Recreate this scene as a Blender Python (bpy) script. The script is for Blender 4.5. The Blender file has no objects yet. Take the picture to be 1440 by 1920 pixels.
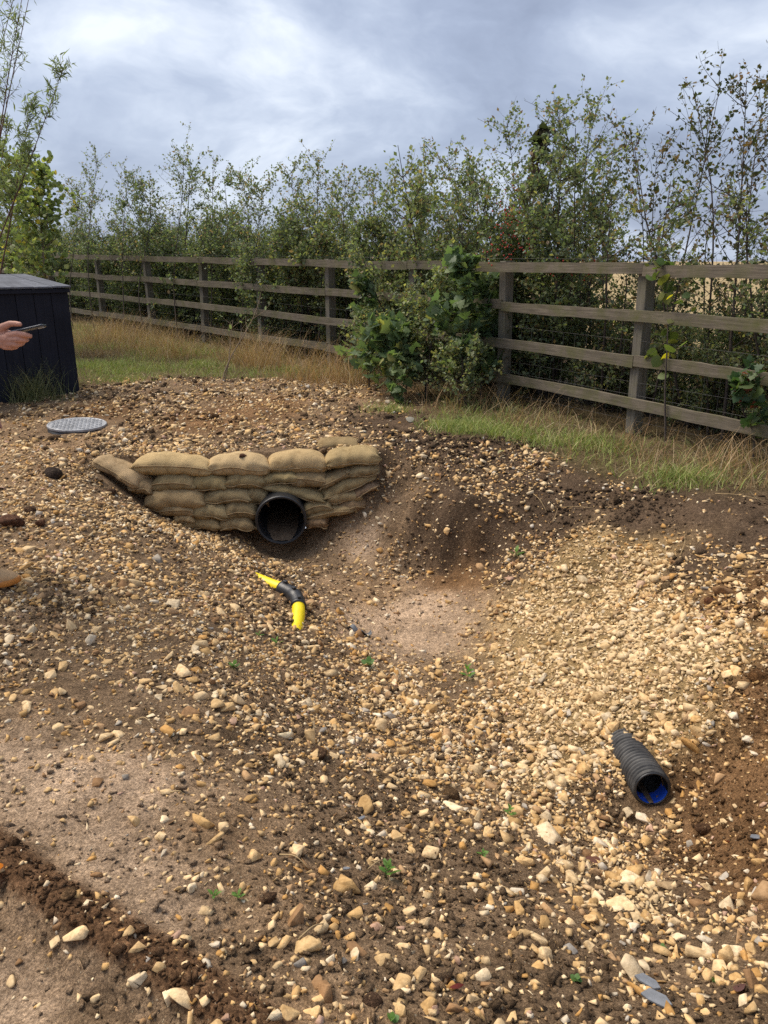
import bpy, bmesh, math, random
import numpy as np
from mathutils import Vector, Matrix

# ------------------------------------------------------------------ camera, sky, sun, exposure
scene = bpy.context.scene
COL = scene.collection
rng = np.random.default_rng(7)
random.seed(7)
W, H_, FPX = 1440.0, 1920.0, 1442.0
PITCH = math.radians(18.2)
CP, SP = math.cos(PITCH), math.sin(PITCH)
EYE = np.array([0.0, 0.0, 1.6])

cam_d = bpy.data.cameras.new('camera')
cam = bpy.data.objects.new('camera', cam_d)
COL.objects.link(cam)
cam.location = EYE
cam.rotation_euler = (math.pi / 2 - PITCH, 0, 0)
cam_d.sensor_fit = 'VERTICAL'
cam_d.sensor_height = 24.0
cam_d.lens = 24.0 * FPX / H_
cam_d.clip_start = 0.05
cam_d.clip_end = 6000
scene.camera = cam

SUN_DIR = Vector((-0.50, 0.26, 0.83)).normalized()
SUN_EL = math.asin(SUN_DIR.z)
SUN_AZ = math.atan2(SUN_DIR.x, SUN_DIR.y)

world = bpy.data.worlds.new('World')
scene.world = world
world.use_nodes = True
wn, wl = world.node_tree.nodes, world.node_tree.links
wn.clear()


def N(nodes, kind, **kw):
    n = nodes.new(kind)
    for k, v in kw.items():
        setattr(n, k, v)
    return n


def ramp(nodes, stops, interp='LINEAR'):
    r = nodes.new('ShaderNodeValToRGB')
    e = r.color_ramp.elements
    r.color_ramp.interpolation = interp
    while len(e) > 1:
        e.remove(e[-1])
    for i, (p, c) in enumerate(stops):
        if i == 0:
            e[0].position = p
            el = e[0]
        else:
            el = e.new(p)
        el.color = (*c, 1) if len(c) == 3 else c
    return r


def build_sky():
    out = N(wn, 'ShaderNodeOutputWorld')
    bg = N(wn, 'ShaderNodeBackground')
    sky = N(wn, 'ShaderNodeTexSky', sky_type='NISHITA')
    sky.sun_disc = False
    sky.sun_elevation = SUN_EL
    sky.sun_rotation = SUN_AZ
    sky.air_density = 1.0
    sky.dust_density = 1.5
    tc = N(wn, 'ShaderNodeTexCoord')
    sep = N(wn, 'ShaderNodeSeparateXYZ')
    wl.new(tc.outputs['Generated'], sep.inputs[0])
    # a flat cloud deck: direction / (height above the horizon + a little)
    mx = N(wn, 'ShaderNodeMath', operation='MAXIMUM')
    wl.new(sep.outputs['Z'], mx.inputs[0]); mx.inputs[1].default_value = 0.0
    ad = N(wn, 'ShaderNodeMath', operation='ADD')
    wl.new(mx.outputs[0], ad.inputs[0]); ad.inputs[1].default_value = 0.62
    dv = N(wn, 'ShaderNodeVectorMath', operation='DIVIDE')
    cb = N(wn, 'ShaderNodeCombineXYZ')
    for i in range(3):
        wl.new(ad.outputs[0], cb.inputs[i])
    wl.new(tc.outputs['Generated'], dv.inputs[0]); wl.new(cb.outputs[0], dv.inputs[1])
    mp = N(wn, 'ShaderNodeMapping')
    mp.inputs['Location'].default_value = SKY_OFFSET
    mp.inputs['Scale'].default_value = (1.35, 1.5, 1.9)
    wl.new(dv.outputs[0], mp.inputs[0])
    # warp
    nw = N(wn, 'ShaderNodeTexNoise'); nw.inputs['Scale'].default_value = 1.6; nw.inputs['Detail'].default_value = 4
    wl.new(mp.outputs[0], nw.inputs['Vector'])
    sb = N(wn, 'ShaderNodeVectorMath', operation='SUBTRACT'); sb.inputs[1].default_value = (.5, .5, .5)
    wl.new(nw.outputs['Color'], sb.inputs[0])
    sc = N(wn, 'ShaderNodeVectorMath', operation='SCALE'); sc.inputs['Scale'].default_value = 0.40
    wl.new(sb.outputs[0], sc.inputs[0])
    av = N(wn, 'ShaderNodeVectorMath', operation='ADD')
    wl.new(mp.outputs[0], av.inputs[0]); wl.new(sc.outputs[0], av.inputs[1])
    n1 = N(wn, 'ShaderNodeTexNoise'); n1.inputs['Scale'].default_value = 1.15; n1.inputs['Detail'].default_value = 2
    n1.inputs['Roughness'].default_value = 0.45
    n2 = N(wn, 'ShaderNodeTexNoise'); n2.inputs['Scale'].default_value = 2.6; n2.inputs['Detail'].default_value = 6
    n2.inputs['Roughness'].default_value = 0.57
    for n in (n1, n2):
        wl.new(av.outputs[0], n.inputs['Vector'])
    m1 = N(wn, 'ShaderNodeMath', operation='MULTIPLY'); m1.inputs[1].default_value = 0.50
    m2 = N(wn, 'ShaderNodeMath', operation='MULTIPLY_ADD'); m2.inputs[1].default_value = 0.50
    wl.new(n1.outputs[0], m1.inputs[0]); wl.new(n2.outputs[0], m2.inputs[0]); wl.new(m1.outputs[0], m2.inputs[2])
    rp = ramp(wn, [(0.40, (0.235, 0.275, 0.375)), (0.475, (0.305, 0.355, 0.47)),
                   (0.53, (0.39, 0.445, 0.56)), (0.575, (0.50, 0.555, 0.66)), (0.645, (0.70, 0.745, 0.81))])
    wl.new(m2.outputs[0], rp.inputs[0])
    sm = N(wn, 'ShaderNodeVectorMath', operation='SCALE'); sm.inputs['Scale'].default_value = 0.10
    wl.new(sky.outputs[0], sm.inputs[0])
    mix = N(wn, 'ShaderNodeMix', data_type='RGBA')
    mix.inputs['Factor'].default_value = 0.90
    wl.new(sm.outputs[0], mix.inputs['A']); wl.new(rp.outputs[0], mix.inputs['B'])
    wl.new(mix.outputs['Result'], bg.inputs['Color'])
    bg.inputs['Strength'].default_value = 0.43
    wl.new(bg.outputs[0], out.inputs[0])


SKY_OFFSET = (-4.2, 2.6, 3.1)
build_sky()

sun_d = bpy.data.lights.new('sun', 'SUN')
sun_d.energy = 1.5
sun_d.angle = math.radians(38)
sun_d.color = (1.0, 0.90, 0.76)
sun = bpy.data.objects.new('sun', sun_d)
COL.objects.link(sun)
sun.rotation_euler = SUN_DIR.to_track_quat('Z', 'Y').to_euler()
sun.location = (0, 0, 12)

vs = scene.view_settings
vs.view_transform = 'Standard'
vs.look = 'None'
vs.exposure = 1.74
vs.gamma = 1.0
scene.render.engine = 'CYCLES'
scene.cycles.use_denoising = False
scene.cycles.max_bounces = 6
scene.cycles.diffuse_bounces = 3
scene.cycles.transparent_max_bounces = 6


# ------------------------------------------------------------------ pixel -> place helpers
def ray(u, v):
    a, b = (u - W / 2) / FPX, (v - H_ / 2) / FPX
    return np.array([a, CP - b * SP, -SP - b * CP])          # unit step along the optical axis


def at_d(u, v, d):
    return EYE + ray(u, v) * d


def at_z(u, v, z):
    r = ray(u, v)
    return EYE + r * ((z - EYE[2]) / r[2])


def at_y(u, v, y):
    r = ray(u, v)
    return EYE + r * (y / r[1])


def at_g(u, v):
    """where the pixel's direction meets the ground"""
    r = ray(u, v)
    lo = 1.0
    t = np.linspace(0.8, 24, 1600)
    P = EYE + t[:, None] * r
    below = P[:, 2] < ground_h(P[:, 0], P[:, 1])
    k = int(np.argmax(below)) if below.any() else len(t) - 1
    return P[k]


# ------------------------------------------------------------------ object helpers
def tag(o, label=None, cat=None, group=None, kind=None):
    if label: o['label'] = label
    if cat: o['category'] = cat
    if group: o['group'] = group
    if kind: o['kind'] = kind
    return o


def link(name, me, parent=None, mat=None):
    o = bpy.data.objects.new(name, me)
    COL.objects.link(o)
    if mat is not None and me is not None and not me.materials:
        me.materials.append(mat)
    if parent is not None:
        o.parent = parent
    return o


def empty(name, loc=(0, 0, 0), rz=0.0):
    o = bpy.data.objects.new(name, None)
    COL.objects.link(o)
    o.location = loc
    o.rotation_euler = (0, 0, rz)
    o.empty_display_size = 0.1
    return o


def mesh_np(name, V, F, col=None, smooth=False):
    """V (n,3), F (m,k) all faces with k corners; col (n,3) per-vertex colour"""
    V = np.ascontiguousarray(V, dtype=np.float32)
    F = np.ascontiguousarray(F, dtype=np.int32)
    me = bpy.data.meshes.new(name)
    k = F.shape[1]
    me.vertices.add(len(V)); me.vertices.foreach_set('co', V.ravel())
    me.loops.add(F.size); me.loops.foreach_set('vertex_index', F.ravel())
    me.polygons.add(len(F))
    me.polygons.foreach_set('loop_start', np.arange(0, F.size, k, dtype=np.int32))
    me.polygons.foreach_set('loop_total', np.full(len(F), k, dtype=np.int32))
    if smooth:
        me.polygons.foreach_set('use_smooth', np.ones(len(F), dtype=bool))
    if col is not None:
        a = me.color_attributes.new('Col', 'FLOAT_COLOR', 'POINT')
        c = np.ones((len(V), 4), np.float32)
        c[:, :3] = col
        a.data.foreach_set('color', c.ravel())
    me.update(calc_edges=True)
    me.validate()
    return me


class MB:
    """collects plain pieces (boxes, tubes, lathes) into one mesh"""
    def __init__(s):
        s.v, s.f = [], []

    def add(s, V, F):
        b = len(s.v)
        s.v += [tuple(map(float, p)) for p in V]
        s.f += [tuple(int(i) + b for i in f) for f in F]
        return s

    def box(s, lo, hi, M=None):
        x0, y0, z0 = lo; x1, y1, z1 = hi
        V = [(x0, y0, z0), (x1, y0, z0), (x1, y1, z0), (x0, y1, z0), (x0, y0, z1), (x1, y0, z1), (x1, y1, z1), (x0, y1, z1)]
        if M is not None:
            V = [tuple(M @ Vector(p)) for p in V]
        return s.add(V, [(0, 3, 2, 1), (4, 5, 6, 7), (0, 1, 5, 4), (1, 2, 6, 5), (2, 3, 7, 6), (3, 0, 4, 7)])

    def tube(s, pts, rad, k=8, cap=True, closed_in=None):
        V, F = tube_np(np.asarray(pts, float), np.broadcast_to(np.asarray(rad, float), (len(pts),)), k)
        F = [tuple(f) for f in F]
        n = len(pts)
        if cap:
            F = F + [tuple(range(k - 1, -1, -1)), tuple((n - 1) * k + i for i in range(k))]
        return s.add(V, F)

    def mesh(s, name, smooth=False, bevel=0.0):
        me = bpy.data.meshes.new(name)
        me.from_pydata(s.v, [], s.f)
        if bevel:
            bm = bmesh.new(); bm.from_mesh(me)
            bmesh.ops.bevel(bm, geom=list(bm.edges), offset=bevel, segments=1, affect='EDGES', clamp_overlap=True)
            bm.to_mesh(me); bm.free()
        if smooth:
            me.polygons.foreach_set('use_smooth', np.ones(len(me.polygons), dtype=bool))
        me.update()
        return me


def frames(P):
    T = np.gradient(P, axis=0)
    T /= np.linalg.norm(T, axis=1, keepdims=True) + 1e-9
    a = np.array([0, 0, 1.0]) if abs(T[0, 2]) < 0.9 else np.array([1.0, 0, 0])
    U = np.empty_like(P); Vv = np.empty_like(P)
    u = np.cross(a, T[0]); u /= np.linalg.norm(u) + 1e-9
    for i in range(len(P)):
        u = u - T[i] * np.dot(u, T[i]); u /= np.linalg.norm(u) + 1e-9
        U[i] = u; Vv[i] = np.cross(T[i], u)
    return T, U, Vv


def tube_np(P, R, k=5):
    T, U, Vv = frames(P)
    a = np.arange(k) * 2 * math.pi / k
    V = P[:, None, :] + R[:, None, None] * (U[:, None, :] * np.cos(a)[None, :, None] + Vv[:, None, :] * np.sin(a)[None, :, None])
    n = len(P)
    i = np.arange(n - 1)[:, None] * k
    j = np.arange(k)[None, :]
    j2 = (j + 1) % k
    F = np.stack([i + j, i + j2, i + k + j2, i + k + j], -1).reshape(-1, 4)
    return V.reshape(-1, 3), F


def spline(pts, n):
    """Catmull-Rom through pts, n samples"""
    P = np.asarray(pts, float)
    P = np.vstack([2 * P[0] - P[1], P, 2 * P[-1] - P[-2]])
    m = len(P) - 3
    t = np.linspace(0, m - 1e-6, n)
    i = t.astype(int); f = (t - i)[:, None]
    p0, p1, p2, p3 = P[i], P[i + 1], P[i + 2], P[i + 3]
    return 0.5 * ((2 * p1) + (-p0 + p2) * f + (2 * p0 - 5 * p1 + 4 * p2 - p3) * f ** 2 + (-p0 + 3 * p1 - 3 * p2 + p3) * f ** 3)


# numpy value noise
_NT = np.random.default_rng(11).random((256, 256))


def vnoise(x, y):
    xi = np.floor(x).astype(int); yi = np.floor(y).astype(int)
    fx = x - xi; fy = y - yi
    fx = fx * fx * (3 - 2 * fx); fy = fy * fy * (3 - 2 * fy)
    a = _NT[xi & 255, yi & 255]; b = _NT[(xi + 1) & 255, yi & 255]
    c = _NT[xi & 255, (yi + 1) & 255]; d = _NT[(xi + 1) & 255, (yi + 1) & 255]
    return (a * (1 - fx) + b * fx) * (1 - fy) + (c * (1 - fx) + d * fx) * fy - 0.5


# ------------------------------------------------------------------ materials
def mat_new(name):
    m = bpy.data.materials.new(name)
    m.use_nodes = True
    nt = m.node_tree
    b = nt.nodes['Principled BSDF']
    b.inputs['Specular IOR Level'].default_value = 0.25
    return m, nt.nodes, nt.links, b


def noise_node(n, l, scale, detail=4, rough=0.55, vec=None, dist=0.0):
    t = N(n, 'ShaderNodeTexNoise')
    t.inputs['Scale'].default_value = scale
    t.inputs['Detail'].default_value = detail
    t.inputs['Roughness'].default_value = rough
    t.inputs['Distortion'].default_value = dist
    if vec is not None:
        l.new(vec, t.inputs['Vector'])
    return t


def bump(n, l, b, height, strength, dist=0.01):
    bp = N(n, 'ShaderNodeBump')
    bp.inputs['Strength'].default_value = strength
    bp.inputs['Distance'].default_value = dist
    l.new(height, bp.inputs['Height'])
    l.new(bp.outputs[0], b.inputs['Normal'])
    return bp


def mixc(n, l, fac, a, b, blend='MIX'):
    m = N(n, 'ShaderNodeMix', data_type='RGBA', blend_type=blend)
    for inp, val in (('Factor', fac), ('A', a), ('B', b)):
        s = m.inputs[inp]
        if hasattr(val, 'is_linked') or hasattr(val, 'links'):
            l.new(val, s)
        elif inp == 'Factor':
            s.default_value = val
        else:
            s.default_value = (*val, 1)
    return m.outputs['Result']


def simple(name, col, rough=0.7, var=0.25, scale=8, bmp=0.2, metal=0.0, spec=0.25, stretch=None, bscale=None, dark=None):
    """colour with noise variation and a little relief"""
    m, n, l, b = mat_new(name)
    tc = N(n, 'ShaderNodeTexCoord')
    vec = tc.outputs['Object']
    if stretch:
        mp = N(n, 'ShaderNodeMapping'); mp.inputs['Scale'].default_value = stretch
        l.new(vec, mp.inputs[0]); vec = mp.outputs[0]
    t = noise_node(n, l, scale, 6, 0.6, vec)
    c = np.array(col)
    d = np.array(dark) if dark is not None else c * (1 - var)
    r = ramp(n, [(0.32, tuple(d)), (0.68, tuple(np.minimum(c * (1 + var * 0.6), 1)))])
    l.new(t.outputs[0], r.inputs[0]); l.new(r.outputs[0], b.inputs['Base Color'])
    b.inputs['Roughness'].default_value = rough
    b.inputs['Metallic'].default_value = metal
    b.inputs['Specular IOR Level'].default_value = spec
    if bmp:
        t2 = noise_node(n, l, bscale or scale * 5, 5, 0.6, vec)
        bump(n, l, b, t2.outputs[0], bmp, 0.01)
    return m


def soil_mat():
    m, n, l, b = mat_new('soil')
    at = N(n, 'ShaderNodeAttribute'); at.attribute_name = 'Col'
    tc = N(n, 'ShaderNodeTexCoord'); vec = tc.outputs['Object']
    n1 = noise_node(n, l, 5, 6, 0.62, vec)
    n2 = noise_node(n, l, 42, 5, 0.7, vec)
    r1 = ramp(n, [(0.3, (0.62, 0.60, 0.58)), (0.7, (1.28, 1.28, 1.28))])
    l.new(n1.outputs[0], r1.inputs[0])
    r2 = ramp(n, [(0.28, (0.45, 0.43, 0.41)), (0.5, (0.95, 0.95, 0.95)), (0.72, (1.5, 1.5, 1.5))])
    l.new(n2.outputs[0], r2.inputs[0])
    c = mixc(n, l, 1.0, at.outputs['Color'], r1.outputs[0], 'MULTIPLY')
    c = mixc(n, l, 1.0, c, r2.outputs[0], 'MULTIPLY')
    n4 = noise_node(n, l, 150, 3, 0.7, vec)
    r4 = ramp(n, [(0.32, (0.5, 0.48, 0.46)), (0.52, (1.0, 1.0, 1.0)), (0.70, (1.7, 1.68, 1.6))])
    l.new(n4.outputs[0], r4.inputs[0])
    c = mixc(n, l, 1.0, c, r4.outputs[0], 'MULTIPLY')
    # grit: fine pale grains lying in the soil
    vo = N(n, 'ShaderNodeTexVoronoi'); vo.inputs['Scale'].default_value = 85
    l.new(vec, vo.inputs['Vector'])
    rg = ramp(n, [(0.12, (1, 1, 1)), (0.24, (0, 0, 0))])
    l.new(vo.outputs['Distance'], rg.inputs[0])
    sepc = N(n, 'ShaderNodeSeparateColor'); l.new(vo.outputs['Color'], sepc.inputs[0])
    gt = N(n, 'ShaderNodeMath', operation='GREATER_THAN'); gt.inputs[1].default_value = 0.62
    l.new(sepc.outputs[0], gt.inputs[0])
    mu = N(n, 'ShaderNodeMath', operation='MULTIPLY'); l.new(rg.outputs[0], mu.inputs[0]); l.new(gt.outputs[0], mu.inputs[1])
    mu2 = N(n, 'ShaderNodeMath', operation='MULTIPLY'); l.new(mu.outputs[0], mu2.inputs[0]); l.new(at.outputs['Alpha'], mu2.inputs[1])
    gc = ramp(n, [(0.0, (0.24, 0.15, 0.075)), (0.6, (0.42, 0.31, 0.17)), (1.0, (0.5, 0.43, 0.32))])
    l.new(sepc.outputs[1], gc.inputs[0])
    c = mixc(n, l, mu2.outputs[0], c, gc.outputs[0])
    l.new(c, b.inputs['Base Color'])
    b.inputs['Roughness'].default_value = 0.95
    b.inputs['Specular IOR Level'].default_value = 0.12
    n3 = noise_node(n, l, 70, 8, 0.72, vec)
    bump(n, l, b, n3.outputs[0], 0.9, 0.025)
    return m


def stone_mat(name, per_object):
    m, n, l, b = mat_new(name)
    if per_object:
        oi = N(n, 'ShaderNodeObjectInfo'); base = oi.outputs['Color']
    else:
        at = N(n, 'ShaderNodeAttribute'); at.attribute_name = 'Col'; base = at.outputs['Color']
    ge = N(n, 'ShaderNodeNewGeometry'); vec = ge.outputs['Position']
    n1 = noise_node(n, l, 48, 5, 0.65, vec)
    r1 = ramp(n, [(0.3, (0.66, 0.61, 0.54)), (0.62, (1.12, 1.12, 1.12))])
    l.new(n1.outputs[0], r1.inputs[0])
    c = mixc(n, l, 1.0, base, r1.outputs[0], 'MULTIPLY')
    n2 = noise_node(n, l, 22, 5, 0.7, vec)                       # earth still sticking to the stone
    r2 = ramp(n, [(0.58, (0, 0, 0)), (0.72, (0.7, 0.7, 0.7))])
    l.new(n2.outputs[0], r2.inputs[0])
    c = mixc(n, l, r2.outputs[0], c, (0.14, 0.085, 0.045))
    l.new(c, b.inputs['Base Color'])
    b.inputs['Roughness'].default_value = 0.85
    b.inputs['Specular IOR Level'].default_value = 0.2
    n3 = noise_node(n, l, 130, 4, 0.6, vec)
    bump(n, l, b, n3.outputs[0], 0.35, 0.006)
    return m


def leaf_mat(name, trans=0.42, rough=0.5, spec=0.3):
    m, n, l, b = mat_new(name)
    at = N(n, 'ShaderNodeAttribute'); at.attribute_name = 'Col'
    l.new(at.outputs['Color'], b.inputs['Base Color'])
    b.inputs['Roughness'].default_value = rough
    b.inputs['Specular IOR Level'].default_value = spec
    tr = N(n, 'ShaderNodeBsdfTranslucent')
    c = mixc(n, l, 1.0, at.outputs['Color'], (1.5, 1.6, 0.8), 'MULTIPLY')
    l.new(c, tr.inputs['Color'])
    mx = N(n, 'ShaderNodeMixShader'); mx.inputs[0].default_value = trans
    out = n['Material Output']
    l.new(b.outputs[0], mx.inputs[1]); l.new(tr.outputs[0], mx.inputs[2]); l.new(mx.outputs[0], out.inputs['Surface'])
    return m


def timber_mat(name, light, dark, green=None, gfac=0.35):
    """weathered board: grain along the object's own X"""
    m, n, l, b = mat_new(name)
    tc = N(n, 'ShaderNodeTexCoord'); oi = N(n, 'ShaderNodeObjectInfo')
    ad = N(n, 'ShaderNodeVectorMath', operation='ADD')
    sc = N(n, 'ShaderNodeVectorMath', operation='SCALE'); sc.inputs['Scale'].default_value = 37.0
    cb = N(n, 'ShaderNodeCombineXYZ')
    for i in range(3):
        l.new(oi.outputs['Random'], cb.inputs[i])
    l.new(cb.outputs[0], sc.inputs[0]); l.new(tc.outputs['Object'], ad.inputs[0]); l.new(sc.outputs[0], ad.inputs[1])
    mp = N(n, 'ShaderNodeMapping'); mp.inputs['Scale'].default_value = (2.2, 40, 40)
    l.new(ad.outputs[0], mp.inputs[0])
    g = noise_node(n, l, 1.6, 6, 0.65, mp.outputs[0], 0.4)
    r = ramp(n, [(0.28, dark), (0.72, light)])
    l.new(g.outputs[0], r.inputs[0])
    c = r.outputs[0]
    big = noise_node(n, l, 3.0, 4, 0.6, ad.outputs[0])
    rb = ramp(n, [(0.3, (0.72, 0.72, 0.72)), (0.7, (1.15, 1.15, 1.15))])
    l.new(big.outputs[0], rb.inputs[0])
    c = mixc(n, l, 1.0, c, rb.outputs[0], 'MULTIPLY')
    if green:
        gn = noise_node(n, l, 4.5, 5, 0.65, ad.outputs[0])
        rg = ramp(n, [(0.45, (0, 0, 0)), (0.72, (gfac * 2, gfac * 2, gfac * 2))])
        l.new(gn.outputs[0], rg.inputs[0])
        c = mixc(n, l, rg.outputs[0], c, green)
    l.new(c, b.inputs['Base Color'])
    b.inputs['Roughness'].default_value = 0.85
    bump(n, l, b, g.outputs[0], 0.5, 0.006)
    return m


def burlap_mat():
    m, n, l, b = mat_new('hessian')
    oi = N(n, 'ShaderNodeObjectInfo'); tc = N(n, 'ShaderNodeTexCoord'); vec = tc.outputs['Object']
    w = []
    for d in ('X', 'Z'):
        t = N(n, 'ShaderNodeTexWave', wave_type='BANDS', bands_direction=d)
        t.inputs['Scale'].default_value = 75; t.inputs['Distortion'].default_value = 1.2; t.inputs['Detail'].default_value = 1
        l.new(vec, t.inputs['Vector']); w.append(t.outputs['Fac'])
    mu = N(n, 'ShaderNodeMath', operation='ADD'); l.new(w[0], mu.inputs[0]); l.new(w[1], mu.inputs[1])
    n1 = noise_node(n, l, 9, 6, 0.65, vec)
    r = ramp(n, [(0.30, (0.60, 0.55, 0.50)), (0.46, (0.95, 0.95, 0.93)), (0.72, (1.16, 1.16, 1.16))]); l.new(n1.outputs[0], r.inputs[0])
    rw = ramp(n, [(0.1, (0.8, 0.8, 0.8)), (1.0, (1.08, 1.08, 1.08))])
    hf = N(n, 'ShaderNodeMath', operation='MULTIPLY'); hf.inputs[1].default_value = 0.5
    l.new(mu.outputs[0], hf.inputs[0]); l.new(hf.outputs[0], rw.inputs[0])
    c = mixc(n, l, 1.0, oi.outputs['Color'], r.outputs[0], 'MULTIPLY')
    c = mixc(n, l, 1.0, c, rw.outputs[0], 'MULTIPLY')
    l.new(c, b.inputs['Base Color'])
    b.inputs['Roughness'].default_value = 0.95
    b.inputs['Specular IOR Level'].default_value = 0.1
    ad = N(n, 'ShaderNodeMath', operation='MULTIPLY_ADD'); ad.inputs[1].default_value = 2.5
    l.new(n1.outputs[0], ad.inputs[0]); l.new(mu.outputs[0], ad.inputs[2])
    n5 = noise_node(n, l, 22, 4, 0.6, vec, 1.5)
    a2 = N(n, 'ShaderNodeMath', operation='MULTIPLY_ADD'); a2.inputs[1].default_value = 5.0
    l.new(n5.outputs[0], a2.inputs[0]); l.new(ad.outputs[0], a2.inputs[2])
    bump(n, l, b, a2.outputs[0], 0.5, 0.008)
    return m


M = {}
M['soil'] = soil_mat()
M['gravel'] = stone_mat('gravel_stone', False)
M['stone'] = stone_mat('loose_stone', True)
M['leaf'] = leaf_mat('leaf')
M['grass'] = leaf_mat('grass_blade', 0.2, 0.7, 0.15)
M['bark'] = simple('bark', (0.075, 0.06, 0.05), 0.9, 0.35, 14, 0.4)
M['bark_pale'] = simple('bark_pale', (0.24, 0.18, 0.12), 0.85, 0.3, 14, 0.3)
M['bark_red'] = simple('bark_red', (0.13, 0.065, 0.05), 0.75, 0.3, 14, 0.3)
M['berry'] = simple('berry', (0.42, 0.03, 0.02), 0.35, 0.25, 30, 0.0, spec=0.4)
M['rail'] = timber_mat('weathered_rail', (0.235, 0.198, 0.15), (0.095, 0.079, 0.058), (0.11, 0.11, 0.042), 0.5)
M['post'] = timber_mat('weathered_post', (0.23, 0.207, 0.17), (0.105, 0.092, 0.073), (0.115, 0.112, 0.055), 0.3)
M['wire'] = simple('galvanised_wire', (0.12, 0.115, 0.11), 0.8, 0.2, 20, 0, metal=0.0)
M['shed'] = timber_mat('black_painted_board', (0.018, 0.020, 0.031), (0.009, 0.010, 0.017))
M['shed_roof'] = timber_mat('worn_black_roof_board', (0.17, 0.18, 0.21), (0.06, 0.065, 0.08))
M['burlap'] = burlap_mat()
M['twine'] = simple('twine', (0.30, 0.21, 0.11), 0.95, 0.2, 40, 0.2)
M['black_plastic'] = simple('black_plastic', (0.022, 0.023, 0.026), 0.42, 0.3, 9, 0.08, spec=0.5)
M['dusty_black'] = simple('dusty_black_plastic', (0.07, 0.068, 0.066), 0.6, 0.5, 14, 0.15, spec=0.4, dark=(0.02, 0.02, 0.022))
M['yellow'] = simple('yellow_plastic', (0.80, 0.62, 0.012), 0.42, 0.12, 12, 0.05, spec=0.4)
M['blue_liner'] = simple('muddy_blue_plastic', (0.02, 0.09, 0.60), 0.3, 0.1, 13, 0.1, spec=0.5, dark=(0.012, 0.05, 0.34))
M['silt'] = simple('wet_silt', (0.15, 0.105, 0.07), 0.6, 0.35, 14, 0.4)
M['iron'] = simple('worn_cast_iron', (0.36, 0.37, 0.39), 0.5, 0.35, 16, 0.2, metal=0.35)
M['skin'] = simple('skin', (0.50, 0.26, 0.19), 0.55, 0.15, 30, 0.1)
M['nail'] = simple('nail', (0.60, 0.38, 0.31), 0.35, 0.05, 30, 0)
M['jacket'] = simple('navy_jacket', (0.022, 0.026, 0.036), 0.85, 0.3, 30, 0.3)
M['trouser'] = simple('dark_trouser', (0.03, 0.032, 0.042), 0.9, 0.3, 40, 0.3)
M['hair'] = simple('brown_hair', (0.045, 0.03, 0.02), 0.6, 0.4, 40, 0.4, stretch=(1, 1, 0.2))
M['shoe'] = simple('tan_suede', (0.52, 0.33, 0.17), 0.9, 0.15, 40, 0.2)
M['shoe_panel'] = simple('mauve_suede', (0.36, 0.22, 0.17), 0.9, 0.15, 40, 0.2)
M['gum'] = simple('gum_sole', (0.50, 0.20, 0.045), 0.5, 0.15, 20, 0.05)
M['eye'] = simple('eye', (0.03, 0.02, 0.015), 0.2, 0.0, 5, 0)
M['phone'] = simple('phone_case', (0.012, 0.013, 0.016), 0.35, 0.1, 20, 0, spec=0.5)
M['phone_edge'] = simple('phone_edge', (0.40, 0.41, 0.43), 0.3, 0.1, 20, 0, metal=0.7)
M['phone_glass'] = simple('phone_glass', (0.01, 0.01, 0.012), 0.08, 0.0, 5, 0, spec=0.6)
M['slate'] = simple('slate', (0.17, 0.18, 0.20), 0.6, 0.25, 30, 0.3)
M['straw'] = simple('straw', (0.38, 0.27, 0.14), 0.85, 0.2, 30, 0.1)
M['membrane'] = simple('grey_membrane', (0.16, 0.17, 0.185), 0.55, 0.25, 20, 0.3)


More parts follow.
